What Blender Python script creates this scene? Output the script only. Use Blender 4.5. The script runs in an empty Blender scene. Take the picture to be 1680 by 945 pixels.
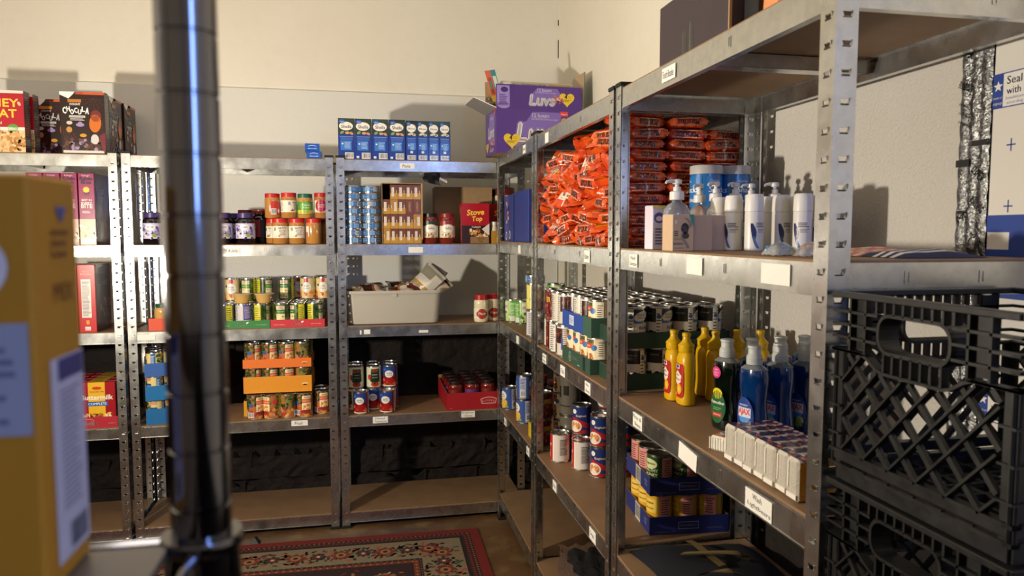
import bpy, math, random
from mathutils import Vector, Matrix
R_ = random.Random(7)
PI = math.pi
scene = bpy.context.scene
COL = scene.collection

# ---------------------------------------------------------------- camera, world, lights, exposure
cam_d = bpy.data.cameras.new('camera'); cam = bpy.data.objects.new('camera', cam_d); COL.objects.link(cam)
cam_d.sensor_width = 36.0; cam_d.lens = 36.0 * 1200 / 1680; cam_d.clip_start = 0.02
cam.location = (0, 0, 1.434)
cam.rotation_euler = (PI/2 - math.atan(90.5/1200), 0, -math.atan(249/math.hypot(1200, 90)))
cam_d.dof.use_dof = True; cam_d.dof.focus_distance = 2.7; cam_d.dof.aperture_fstop = 8.5
scene.camera = cam

wd = bpy.data.worlds.new('world'); scene.world = wd; wd.use_nodes = True
wd.node_tree.nodes['Background'].inputs[0].default_value = (0.5, 0.45, 0.4, 1)
wd.node_tree.nodes['Background'].inputs[1].default_value = 0.02

def area(name, loc, target, size, sy, power, color, shape='RECTANGLE', spread=PI):
    d = bpy.data.lights.new(name, 'AREA'); d.shape = shape; d.size = size
    if shape in ('RECTANGLE', 'ELLIPSE'): d.size_y = sy
    d.energy = power; d.color = color; d.spread = spread
    o = bpy.data.objects.new(name, d); COL.objects.link(o); o.location = loc
    o.rotation_euler = (Vector(target) - Vector(loc)).to_track_quat('-Z', 'Y').to_euler()
    return o
# the warm work lamp standing just outside the frame, tipped upwards; a bluish window behind; two added fills
area('work_lamp', (-1.58, 1.6, 1.31), (0.75, 3.0, 2.55), 0.11, 0.11, 56, (1.0, 0.89, 0.72), 'DISK')
area('left_wall_fill', (-1.66, 1.52, 1.33), (-2.7, 1.0, 2.3), 0.11, 0.11, 22, (1.0, 0.89, 0.72), 'DISK')  # added fill: lights the left wall so it bounces onto the shelving
area('window_light', (0.95, -1.25, 1.93), (0.35, 3.0, 1.3), 0.26, 0.9, 12, (0.25, 0.43, 1.0))
area('overhead_fill', (-0.3, 0.9, 2.68), (-0.3, 1.1, 0.0), 0.5, 0.5, 4.5, (1.0, 0.90, 0.76))  # added dim warm fill from overhead
vs = scene.view_settings
vs.view_transform = 'Standard'; vs.look = 'None'; vs.exposure = 0.30; vs.gamma = 1.0; vs.use_curve_mapping = False

# ---------------------------------------------------------------- colours and materials
def lin(h):
    if not isinstance(h, str): return h
    h = h.lstrip('#')
    if len(h) == 3: h = ''.join(c*2 for c in h)
    o = []
    for i in (0, 2, 4):
        c = int(h[i:i+2], 16)/255
        o.append(c/12.92 if c <= .04045 else ((c+.055)/1.055)**2.4)
    return (o[0], o[1], o[2], 1.0)
MATS = {}
def mat(key, base=None, rough=.5, metal=0., coat=0., trans=0., bump=None, var=None, spec=.5, rvar=None, ior=1.45, aniso=0., coord='Object'):
    m = bpy.data.materials.new(key); m.use_nodes = True
    nt = m.node_tree; N = nt.nodes; L = nt.links; b = N['Principled BSDF']
    b.inputs['Roughness'].default_value = rough; b.inputs['Metallic'].default_value = metal
    b.inputs['Coat Weight'].default_value = coat; b.inputs['Coat Roughness'].default_value = .1
    b.inputs['Transmission Weight'].default_value = trans; b.inputs['IOR'].default_value = ior
    b.inputs['Specular IOR Level'].default_value = spec; b.inputs['Anisotropic'].default_value = aniso
    tc = N.new('ShaderNodeTexCoord')
    if base is None:
        a = N.new('ShaderNodeAttribute'); a.attribute_name = 'Col'; src = a.outputs['Color']
    else:
        c = N.new('ShaderNodeRGB'); c.outputs[0].default_value = lin(base); src = c.outputs[0]
    def noise(sc, det=4, ty='noise', dist=0.):
        if ty == 'voronoi':
            n = N.new('ShaderNodeTexVoronoi'); n.inputs['Scale'].default_value = sc
            L.new(tc.outputs[coord], n.inputs['Vector']); return n.outputs['Color'], n.outputs['Distance']
        n = N.new('ShaderNodeTexNoise'); n.inputs['Scale'].default_value = sc; n.inputs['Detail'].default_value = det
        n.inputs['Distortion'].default_value = dist
        L.new(tc.outputs[coord], n.inputs['Vector']); return n.outputs['Color'], n.outputs['Fac']
    if var:   # (scale, colour2, amount, type)
        for (sc, c2, amt, lo, hi) in (var if isinstance(var, list) else [var]):
            _, f = noise(sc)
            mr = N.new('ShaderNodeMapRange'); mr.inputs['From Min'].default_value = lo; mr.inputs['From Max'].default_value = hi
            mr.inputs['To Max'].default_value = amt; L.new(f, mr.inputs['Value'])
            mx = N.new('ShaderNodeMix'); mx.data_type = 'RGBA'
            L.new(mr.outputs[0], mx.inputs['Factor']); L.new(src, mx.inputs['A']); mx.inputs['B'].default_value = lin(c2)
            src = mx.outputs['Result']
    L.new(src, b.inputs['Base Color'])
    if rvar:  # (scale, min, max, type)
        _, f = noise(rvar[0], 3, rvar[3])
        mr = N.new('ShaderNodeMapRange'); mr.inputs['To Min'].default_value = rvar[1]; mr.inputs['To Max'].default_value = rvar[2]
        mr.inputs['From Min'].default_value = .25; mr.inputs['From Max'].default_value = .75
        L.new(f, mr.inputs['Value']); L.new(mr.outputs[0], b.inputs['Roughness'])
    if bump:  # (scale, strength, distance, type)
        _, f = noise(bump[0], 6, bump[3] if len(bump) > 3 else 'noise', bump[4] if len(bump) > 4 else 0)
        bp = N.new('ShaderNodeBump'); bp.inputs['Strength'].default_value = bump[1]; bp.inputs['Distance'].default_value = bump[2]
        L.new(f, bp.inputs['Height']); L.new(bp.outputs[0], b.inputs['Normal'])
    MATS[key] = m
    return m
mat('paper', rough=.55, var=(60, '#000', .05, .4, .8))
mat('gloss', rough=.28, coat=.3)
mat('jar', rough=.12, coat=1.0)
mat('plastic', rough=.42)
mat('satin', rough=.33, spec=.5)
mat('film', rough=.22, coat=.6, bump=(55, .55, .004, 'noise', 1.2))
mat('tin', '#c9c8c4', rough=.24, metal=1.0)
mat('steel', '#d2d3d0', rough=.3, metal=1.0, var=(45, '#a9adb0', .4, .35, .7), rvar=(14, .22, .33, 'noise'), aniso=.2)
mat('chrome', '#77777e', rough=.1, metal=1.0)
mat('board', '#876a4d', rough=.6, var=[(9, '#6b523d', .6, .35, .7), (420, '#8e7156', .35, .45, .7)])
mat('kraft', '#a98a66', rough=.7, var=(30, '#987a58', .6, .3, .7))
mat('paint', '#e4dfd2', rough=.6, var=[(1.6, '#dcd5c4', .6, .35, .7), (18, '#d9d2c2', .25, .5, .7)], bump=(70, .12, .004))
mat('foamboard', '#d8d7d0', rough=.4, bump=(520, .45, .002), rvar=(260, .18, .55, 'voronoi'))
mat('stucco', '#c9c5bf', rough=.45, bump=(150, .85, .005))
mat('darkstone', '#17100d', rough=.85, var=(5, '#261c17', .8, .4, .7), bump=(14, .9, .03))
mat('floor', '#64492f', rough=.5, var=[(2.3, '#4a3524', .9, .4, .65), (9, '#7d6a48', .6, .5, .7), (30, '#382a1f', .5, .55, .75)], bump=(25, .3, .004))
mat('blackplastic', '#161617', rough=.42, spec=.5, rvar=(40, .32, .5, 'noise'))
mat('rubber', '#131313', rough=.7)
mat('foil', '#8d8f91', rough=.24, metal=1.0, bump=(90, .8, .004, 'noise', 2.))
mat('clear', rough=.06, trans=.72, ior=1.3, coat=.5)
mat('liquid', rough=.06, trans=.55, coat=1.0, ior=1.35)
mat('milky', rough=.38, trans=.35)
mat('wrap', '#9a9a9c', rough=.1, trans=.93, ior=1.2, bump=(40, 1., .01, 'noise', 1.5))
mat('cloth', rough=.9, bump=(300, .3, .002))
mat('pile', rough=.95, var=(160, '#000', .22, .4, .75), bump=(450, .5, .003))

# ---------------------------------------------------------------- mesh builder
class MB:
    def __init__(s): s.v=[]; s.f=[]; s.c=[]; s.m=[]
    def add(s, V, F, col, m='paper'):
        b = len(s.v); s.v.extend(V); cl = isinstance(col, list)
        for i, f in enumerate(F):
            s.f.append([k+b for k in f]); s.c.append(lin(col[i]) if cl else lin(col)); s.m.append(m)
        return s
    def box(s, x0, y0, z0, x1, y1, z1, col='#888', m='paper', ch=0., fc=None):
        lo = (x0, y0, z0); hi = (x1, y1, z1)
        if ch <= 0:
            V = [(x0,y0,z0),(x1,y0,z0),(x1,y1,z0),(x0,y1,z0),(x0,y0,z1),(x1,y0,z1),(x1,y1,z1),(x0,y1,z1)]
            F = [(0,3,2,1),(4,5,6,7),(0,1,5,4),(1,2,6,5),(2,3,7,6),(3,0,4,7)]
            s.add(V, F, [fc.get(k, col) for k in ('-z','+z','-y','+x','+y','-x')] if fc else col, m); return s
        V = []; idx = {}
        for sx in (0,1):
            for sy in (0,1):
                for sz in (0,1):
                    for ax in range(3):
                        p = []
                        for a, sg in enumerate((sx, sy, sz)):
                            p.append((hi[a] if sg else lo[a]) + (0 if a == ax else (-ch if sg else ch)))
                        idx[(sx,sy,sz,ax)] = len(V); V.append(tuple(p))
        F = []; C = []
        nm = {(0,0):'-x',(0,1):'+x',(1,0):'-y',(1,1):'+y',(2,0):'-z',(2,1):'+z'}
        for ax in range(3):
            o1, o2 = [(1,2),(2,0),(0,1)][ax]
            for sg in (0,1):
                q = []
                for (u, w) in ((0,0),(1,0),(1,1),(0,1)):
                    k = [0,0,0]; k[ax]=sg; k[o1]=u; k[o2]=w; q.append(idx[(*k, ax)])
                F.append(q if sg else q[::-1]); C.append((fc or {}).get(nm[(ax,sg)], col))
            # edges parallel to ax
            for u in (0,1):
                for w in (0,1):
                    k0=[0,0,0]; k0[ax]=0; k0[o1]=u; k0[o2]=w; k1=list(k0); k1[ax]=1
                    q=[idx[(*k0,o1)], idx[(*k1,o1)], idx[(*k1,o2)], idx[(*k0,o2)]]
                    F.append(q if (u^w) else q[::-1]); C.append(col)
        for sx in (0,1):
            for sy in (0,1):
                for sz in (0,1):
                    q=[idx[(sx,sy,sz,a)] for a in range(3)]
                    F.append(q if (sx+sy+sz)%2 else q[::-1]); C.append(col)
        s.add(V, F, C, m); return s
    def lathe(s, prof, n=24, sx=1., sy=1., cx=0., cy=0., cz=0., col='#888', m='paper', sup=2.):
        """prof: (r, z[, colour[, material]]) ; colour of the band that starts there"""
        b = len(s.v); rows = []
        for p in prof:
            r, z = p[0], p[1]
            if r < 1e-6: rows.append([len(s.v)]); s.v.append((cx, cy, cz+z)); continue
            row = []
            for k in range(n):
                a = 2*PI*k/n; c, d = math.cos(a), math.sin(a)
                e = 2./sup
                x = math.copysign(abs(c)**e, c); y = math.copysign(abs(d)**e, d)
                row.append(len(s.v)); s.v.append((cx+r*sx*x, cy+r*sy*y, cz+z))
            rows.append(row)
        cc, mm = col, m
        for i in range(len(rows)-1):
            if len(prof[i]) > 2 and prof[i][2]: cc = prof[i][2]
            if len(prof[i]) > 3: mm = prof[i][3]
            A, B = rows[i], rows[i+1]
            for k in range(n):
                k2 = (k+1) % n
                if len(A) == 1 and len(B) == 1: continue
                if len(A) == 1: f = [A[0], B[k2], B[k]]
                elif len(B) == 1: f = [A[k], A[k2], B[0]]
                else: f = [A[k], A[k2], B[k2], B[k]]
                s.f.append(f); s.c.append(lin(cc)); s.m.append(mm)
        return s
    def tube(s, path, r, n=8, col='#888', m='chrome', closed=False):
        P = [Vector(p) for p in path]; N = len(P); rows = []
        ref = None
        for i in range(N):
            if closed: t = P[(i+1)%N]-P[i-1]
            else: t = P[min(i+1,N-1)]-P[max(i-1,0)]
            t.normalize()
            if ref is None or abs(ref.dot(t)) > .95: ref = Vector((0,0,1)) if abs(t.z) < .9 else Vector((1,0,0))
            u = (ref - t*ref.dot(t)).normalized(); w = t.cross(u); ref = u
            row = []
            rr = r[i] if isinstance(r, (list, tuple)) else r
            for k in range(n):
                a = 2*PI*k/n; q = P[i] + (u*math.cos(a)+w*math.sin(a))*rr
                row.append(len(s.v)); s.v.append(tuple(q))
            rows.append(row)
        rng = range(N) if closed else range(N-1)
        for i in rng:
            A, B = rows[i], rows[(i+1)%N]
            for k in range(n):
                k2=(k+1)%n; s.f.append([A[k],A[k2],B[k2],B[k]]); s.c.append(lin(col)); s.m.append(m)
        if not closed:
            s.f.append(rows[0][::-1]); s.c.append(lin(col)); s.m.append(m); s.f.append(rows[-1][:]); s.c.append(lin(col)); s.m.append(m)
        return s
    def grid(s, fn, nu, nv, col='#888', m='paper', thick=0.):
        """fn(i,j)->point ; col may be fn(i,j)"""
        b=len(s.v)
        for j in range(nv+1):
            for i in range(nu+1): s.v.append(tuple(fn(i,j)))
        for j in range(nv):
            for i in range(nu):
                a=b+j*(nu+1)+i; s.f.append([a,a+1,a+nu+2,a+nu+1]); s.c.append(lin(col(i,j) if callable(col) else col)); s.m.append(m)
        return s
    def slab(s, pts, z0, z1, col, m='paper', axis='z', plane=None):
        """convex polygon pts extruded; plane(u,v,w)->xyz"""
        n=len(pts); f=plane or (lambda u,v,w:(u,v,w))
        V=[f(p[0],p[1],z0) for p in pts]+[f(p[0],p[1],z1) for p in pts]
        F=[list(range(n))[::-1], list(range(n,2*n))]+[[k,(k+1)%n,n+(k+1)%n,n+k] for k in range(n)]
        return s.add(V,F,col,m)
    def dec(s, d, fn, m='paper', strip=None, base=.00025, step=.00012):
        for poly, col, ly in d.p:
            polys = [poly]
            if strip:
                u0=min(p[0] for p in poly); u1=max(p[0] for p in poly)
                if u1-u0 > strip*1.05: polys = clip_strips(poly, strip, u0, u1)
            for q in polys:
                if len(q) < 3: continue
                b=len(s.v); s.v.extend([tuple(fn(p[0],p[1],base+step*ly)) for p in q])
                s.f.append(list(range(b,b+len(q)))); s.c.append(lin(col)); s.m.append(m)
        return s
    def xf(s, M):
        s.v=[tuple(M @ Vector(p)) for p in s.v]; return s
    def mesh(s, name, sharp=.6):
        me=bpy.data.meshes.new(name); me.from_pydata(s.v, [], s.f)
        keys=[]; 
        for k in s.m:
            if k not in keys: keys.append(k)
        for k in keys: me.materials.append(MATS[k])
        ki={k:i for i,k in enumerate(keys)}
        me.polygons.foreach_set('material_index', [ki[k] for k in s.m])
        at=me.color_attributes.new('Col','FLOAT_COLOR','CORNER')
        buf=[]
        for f,c in zip(s.f,s.c):
            for _ in f: buf.extend(c)
        at.data.foreach_set('color', buf)
        if sharp:
            me.polygons.foreach_set('use_smooth', [True]*len(s.f)); me.set_sharp_from_angle(angle=sharp)
        me.update(); return me

def clip_half(poly, x, keep_gt):
    out=[]; n=len(poly)
    for i in range(n):
        a=poly[i]; b=poly[(i+1)%n]
        ia = a[0]>=x if keep_gt else a[0]<=x; ib = b[0]>=x if keep_gt else b[0]<=x
        if ia: out.append(a)
        if ia!=ib:
            t=(x-a[0])/(b[0]-a[0]); out.append((x, a[1]+t*(b[1]-a[1])))
    return out
def clip_strips(poly, w, u0, u1):
    res=[]; n=max(1, math.ceil((u1-u0)/w)); dx=(u1-u0)/n; rest=poly
    for k in range(n):
        x=u0+dx*(k+1)
        if k<n-1:
            a=clip_half(rest,x,False); rest=clip_half(rest,x,True)
        else: a=rest
        if len(a)>2: res.append(a)
    return res

# ---------------------------------------------------------------- flat print
_tc={}
def text_geo(t, bold):
    k=(t,bold)
    if k in _tc: return _tc[k]
    cu=bpy.data.curves.new('t','FONT'); cu.body=t; cu.resolution_u=2; cu.offset=bold; cu.align_x='CENTER'; cu.space_line=.85
    ob=bpy.data.objects.new('t',cu); me=ob.to_mesh()
    V=[(v.co.x,v.co.y) for v in me.vertices]; F=[tuple(p.vertices) for p in me.polygons]
    ob.to_mesh_clear(); bpy.data.objects.remove(ob); bpy.data.curves.remove(cu)
    if V:
        x0=min(v[0] for v in V);x1=max(v[0] for v in V);y0=min(v[1] for v in V);y1=max(v[1] for v in V)
        V=[(v[0]-(x0+x1)/2, v[1]-(y0+y1)/2) for v in V]; r=(V,F,x1-x0,y1-y0)
    else: r=([],[],1,1)
    _tc[k]=r; return r
class Dec:
    def __init__(s, W=1, H=1): s.p=[]; s.W=W; s.H=H; s.ly=0
    def up(s, n=1): s.ly+=n; return s
    def poly(s, pts, c): s.p.append((list(pts), c, s.ly)); return s
    def rect(s, x0,y0,x1,y1,c): return s.poly([(x0,y0),(x1,y0),(x1,y1),(x0,y1)],c)
    def ell(s, cx,cy,rx,ry,c,n=16,rot=0.):
        cr,sr=math.cos(rot),math.sin(rot)
        return s.poly([(cx+rx*math.cos(2*PI*k/n)*cr-ry*math.sin(2*PI*k/n)*sr, cy+rx*math.cos(2*PI*k/n)*sr+ry*math.sin(2*PI*k/n)*cr) for k in range(n)],c)
    def text(s, t,x,y,h=None,w=None,c='#fff',bold=.0,rot=0.,skew=0.):
        V,F,tw,th=text_geo(t,0.)
        if bold:      # heavier strokes: the same letters laid down shifted by the stroke width
            k=(h/th if h else w/tw); b=bold*k*.55
            for dx,dy in (((-b,0),(b,0)) if bold<.04 else ((-b,0),(b,0),(0,b),(0,-b))): s.text(t,x+dx,y+dy,h,w,c,0.,rot,skew)
        if h is None: k=w/tw; kx=ky=k
        elif w is None: kx=ky=h/th
        else: kx=w/tw; ky=h/th
        cr,sr=math.cos(rot),math.sin(rot); Q=[]
        for (a,b) in V:
            a=a*kx+b*ky*skew; b=b*ky; Q.append((x+a*cr-b*sr, y+a*sr+b*cr))
        for f in F: s.p.append(([Q[i] for i in f], c, s.ly))
        return s
    def lines(s, x0,y0,x1,y1,n,c,rnd=None,fill=.5):
        r=rnd or R_; h=(y1-y0)/n
        for i in range(n):
            xe=x1-(x1-x0)*r.random()*.3; s.rect(x0,y0+h*i+h*(1-fill)/2,xe,y0+h*i+h*(1+fill)/2,c)
        return s
    def bar(s, x0,y0,x1,y1,bg='#f2f0ea',fg='#1a1a1a'):
        s.rect(x0,y0,x1,y1,bg); s.up(); r=random.Random(3); x=x0+(x1-x0)*.08
        while x<x1-(x1-x0)*.1:
            w=(x1-x0)*r.choice((.025,.04,.06)); s.rect(x,y0+(y1-y0)*.12,x+w,y1-(y1-y0)*.08,fg); x+=w+(x1-x0)*r.choice((.03,.05))
        s.ly-=1; return s
    def pile(s, x0,y0,x1,y1,cols,n,r,seed=1,asp=.65,k=8):
        q=random.Random(seed); ly=s.ly
        for i in range(n):
            s.ly=ly+i%4
            s.ell(x0+q.random()*(x1-x0), y0+q.random()*(y1-y0), r*(.7+.5*q.random()), r*asp*(.7+.5*q.random()), q.choice(cols), k, q.random()*PI)
        s.ly=ly+4; return s
    def heart(s,cx,cy,r,c):
        P=[]
        for k in range(24):
            t=2*PI*k/24; P.append((cx+r*.0625*16*math.sin(t)**3, cy+r*.0625*(13*math.cos(t)-5*math.cos(2*t)-2*math.cos(3*t)-math.cos(4*t))))
        for k in range(24): s.poly([(cx,cy-r*.1),P[(k+1)%24],P[k]],c)
        return s
def shift(d, dx, dy):
    o=Dec(); o.p=[([(x+dx,y+dy) for x,y in q],c,l) for q,c,l in d.p]; o.ly=d.ly; return o
def front(x0,y,z0): return lambda u,v,o:(x0+u, y-o, z0+v)          # a face looking to -y
def back_(x1,y,z0): return lambda u,v,o:(x1-u, y+o, z0+v)
def right_(x,y0,z0): return lambda u,v,o:(x+o, y0+u, z0+v)         # a face looking to +x
def left_(x,y1,z0): return lambda u,v,o:(x-o, y1-u, z0+v)          # a face looking to -x
def top_(x0,y0,z): return lambda u,v,o:(x0+u, y0+v, z+o)
def cyl(R,W,z0,a0=-PI/2,sx=1.,sy=1.): 
    def f(u,v,o):
        a=a0+(u-W/2)/R; return ((R*sx+o)*math.cos(a),(R*sy+o)*math.sin(a),z0+v)
    return f

# ---------------------------------------------------------------- things and parts
def link(name, data, parent=None, loc=(0,0,0), rz=0., rot=None):
    o=bpy.data.objects.new(name, data); COL.objects.link(o); o.location=loc
    o.rotation_euler = rot if rot else (0,0,rz)
    if parent: o.parent=parent
    return o
def tag(o, label, cat, group=None, kind=None):
    o['label']=label; o['category']=cat
    if group: o['group']=group
    if kind: o['kind']=kind
    return o
def struct(name, mb, parent=None, sharp=.6, **kw):
    o=link(name, mb.mesh(name,sharp), parent, **kw)
    if not parent: o['kind']='structure'
    return o
class Proto:
    """a kind of thing: one mesh, or a list of (part name, mesh, parent part index or None)"""
    def __init__(s, name, parts):
        s.name=name; s.parts=[]
        for p in parts:
            me=p[1].mesh(p[0]) if isinstance(p[1],MB) else p[1]
            s.parts.append((p[0],me,p[2] if len(p)>2 else None,p[3] if len(p)>3 else None))
    def put(s, x,y,z,rz=0.,label='',cat='',group=None,rot=None,scale=None):
        if len(s.parts)==1: o=link(s.name,s.parts[0][1],None,(x,y,z),rz,rot)
        else:
            o=link(s.name,None,None,(x,y,z),rz,rot); o.empty_display_size=.02; L=[]
            for (n,me,pi,lb) in s.parts:
                c=link(n,me,o if pi is None else L[pi]); L.append(c)
                if lb: c['label']=lb
        if scale: o.scale=scale
        return tag(o,label,cat,group)
ORD=['first','second','third','fourth','fifth','sixth','seventh','eighth','ninth','tenth','eleventh','twelfth','thirteenth','fourteenth','fifteenth','sixteenth']
# ================================================================ the room
WX, WY = 1.115, 4.09
b=MB(); b.box(-2.75,WY,0,WX+.12,WY+.12,2.78,m='paint'); wall_back=struct('wall_back',b)
b=MB(); b.box(WX,-1.75,0,WX+.12,WY,2.78,m='paint'); wall_right=struct('wall_right',b)
b=MB(); b.box(-2.87,-1.75,0,-2.75,WY+.12,2.78,m='paint'); struct('wall_left',b)
b=MB(); b.box(-2.87,-1.87,0,WX+.12,-1.75,2.78,m='paint'); struct('wall_front',b)
b=MB(); b.box(-2.87,-1.87,2.78,WX+.12,WY+.12,2.9,m='paint'); struct('ceiling',b)
b=MB(); b.box(-2.87,-1.87,-.1,WX+.12,WY+.12,0,m='floor'); struct('floor',b)
# insulation boards nailed on the back wall
for x0,x1 in ((-2.745,-2.104),(-2.10,1.11)):
    b=MB(); b.box(x0,WY-.022,.97,x1,WY,2.185,m='foamboard',ch=.002); o=struct('insulation_board',b,wall_back)
# crack in the corner and scuffs
b=MB()
for (y,z,h) in ((4.0885,2.42,.10),(4.0885,2.6,.03),(4.0885,2.25,.02)):
    b.box(WX-.004,y-.004,z,WX,y+.002,z+h,'#241c14','paper')
struct('crack',b,wall_back)
# rough dark masonry base below the boards, with ledges and runs of mortar
def rough(x0,x1,z0,z1,yf,seed,amp=.012,nx=60,nz=10,axis='x'):
    q=random.Random(seed); t=[[q.random() for _ in range(nx+1)] for _ in range(nz+1)]
    top=[q.random() for _ in range(nx+1)]
    def fn(i,j):
        u=x0+(x1-x0)*i/nx; z=z0+(z1-z0)*j/nz
        if j==nz: z+= -.02*top[i] - (.03 if top[i]>.8 else 0)
        d=yf-amp*t[j][i] if j<nz else yf+.03
        return (u,d,z) if axis=='x' else (d,-u,z)
    g=MB(); g.grid(fn,nx,nz,m='darkstone'); return g
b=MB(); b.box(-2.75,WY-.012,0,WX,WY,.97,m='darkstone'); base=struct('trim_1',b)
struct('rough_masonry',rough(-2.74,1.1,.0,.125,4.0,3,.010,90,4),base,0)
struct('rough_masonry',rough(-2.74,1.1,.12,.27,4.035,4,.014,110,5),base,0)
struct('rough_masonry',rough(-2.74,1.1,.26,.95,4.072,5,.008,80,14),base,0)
q=random.Random(12)
b=MB()
for k in range(46):   # mortar lips and runs
    x=-2.3+3.3*q.random(); z=q.choice((.125,.265,.9,.9)); l=.02+.09*q.random()
    y=4.0 if z<.2 else (4.035 if z<.5 else 4.068)
    b.tube([(x,y-.002,z),(x+.004*q.random(),y-.012,z-l*.3),(x+.01*q.random()-.005,y-.006,z-l)],[.006,.008,.003],6,'#4b4036','darkstone')
for x0 in (-2.2,-1.0,-.1,.3):
    n=9; P=[(x0+.09*k,4.062+.008*q.random(),.905+.02*q.random()) for k in range(n)]
    b.tube(P,[.01+.012*q.random() for _ in range(n)],7,'#5a4d40','darkstone')
struct('mortar_run',b,base)
b=MB(); b.box(WX-.012,-1.7,0,WX,WY-.02,.9,m='darkstone'); struct('trim_2',b)
b=MB(); b.box(-2.75,-1.7,0,-2.725,WY-.02,1.12,'#2a1a13','satin'); struct('added_dark_band_left',b)  # unseen dark band, added to darken what the steel reflects
b=MB(); b.box(-2.72,-1.75,0,WX-.02,-1.725,1.12,'#2a1a13','satin'); struct('added_dark_band_front',b)  # the same added band on the unseen front wall
# right wall: textured boards, foil tape, printed foam panel
for y0,y1 in ((1.18,1.61),(1.613,3.1)):
    b=MB(); b.box(WX-.015,y0,.9,WX,y1,1.86,m='stucco',ch=.002); struct('textured_board',b,wall_right)
fx=WX-.017
b=MB()
def foil(i,j):
    u=i/14; v=j/70; return (fx-.004-.004*abs(math.sin(u*9.4))-.0015*math.sin(j*2.1+i), 1.18-.068*u, .9+.93*v)
b.grid(foil,14,70,m='foil')
b.box(fx-.001,1.112,.9,WX,1.18,1.83,'#999','foil')
d=Dec()
K_='#15130f'
d.rect(.034,.69,.068,.70,K_); d.rect(0,.655,.03,.668,K_); d.rect(.034,.424,.068,.434,K_); d.rect(0,.422,.03,.434,K_)
def roll(u,v0,tx,h,w,rot):
    d.text(tx,u,v0,h=h,w=w,c=K_,bold=.02,rot=rot)
roll(.015,.86,'SUPER',.014,.030,-.45); roll(.015,.80,'BUILDING',.013,.032,-.45)
for k in range(3): roll(.015,.765-.016*k,'products',.007,.028,-.45)
for z in (.62,.12): roll(.051,z+.02,'SUPER',.015,.032,-.75); roll(.051,z-.035,'BUILDING',.014,.034,-.75); roll(.052,z-.075,'products',.008,.03,-.75); roll(.052,z-.095,'since 1946',.008,.03,-.75)
for z in (.50,.24):
    for k in range(24):
        a=2*PI*k/24; a2=a+2*PI/24; d.poly([(.05+.017*math.cos(a),z+.032*math.sin(a)),(.05+.017*math.cos(a2),z+.032*math.sin(a2)),(.05+.0155*math.cos(a2),z+.030*math.sin(a2)),(.05+.0155*math.cos(a),z+.030*math.sin(a))],K_)
    d.text('M',.05,z,h=.028,c=K_,rot=.5)
for z in (.56,.36,.13): d.text('M',.015,z,h=.014,w=.016,c=K_,rot=.4); d.ell(.015,z+.012,.009,.003,K_)
b.dec(d,lambda u,v,o:(fx-.0095-o,1.18-u,.9+v),'paper')
struct('foil_tape',b,wall_right)
b=MB(); px=WX-.02
b.box(px,.2,.9,WX,1.111,1.83,'#dedad3','satin',ch=.002)
d=Dec(); BL='#1f3f94'; Y0=1.111
for zb in (.752,.20):
    d.rect(0,zb-.002,.42,zb+.058,BL); d.up(); d.rect(.021,zb,.418,zb+.056,'#e6e3de'); d.up()
    cx,cz=.0105,zb+.036
    for k in range(5):
        a=PI/2+k*4*PI/5
    P=[(cx+(.010 if k%2==0 else .0042)*math.cos(PI/2+k*PI/5),cz+(.010 if k%2==0 else .0042)*math.sin(PI/2+k*PI/5)) for k in range(10)]
    for k in range(10): d.poly([(cx,cz),P[(k+1)%10],P[k]][::-1],'#e6e3de')
    d.text('MORE AT',.0105,zb+.016,w=.018,c='#e6e3de'); d.text('energystar.gov',.0105,zb+.006,w=.019,h=.0055,c='#e6e3de')
    d.text('Seal and Insulate',.094,zb+.044,h=.0135,w=.132,c=BL,bold=.02); d.text('with ENERGY STAR',.096,zb+.026,h=.012,w=.136,c=BL,bold=.02)
    d.text('Insulation saves energy and money',.092,zb+.013,h=.0062,w=.13,c='#3b57a5'); d.text('according to ENERGY STAR guidelines',.094,zb+.005,h=.0062,w=.13,c='#3b57a5')
    d.ly-=2
for (u,v) in ((.042,.685),(.042,.58),(.15,.685),(.15,.58)):
    d.rect(u-.009,v-.0012,u+.009,v+.0012,BL); d.rect(u-.0012,v-.011,u+.0012,v+.011,BL)
d.rect(0,.535,.24,.565,BL); d.rect(.047,.505,.24,.535,BL); d.rect(0,.455,.24,.505,BL); d.poly([(.024,.42),(.24,.42),(.24,.455),(.016,.455)],BL)
b.dec(d,lambda u,v,o:(px-o,Y0-u,.9+v),'paper'); struct('foam_panel',b,wall_right)

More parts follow.
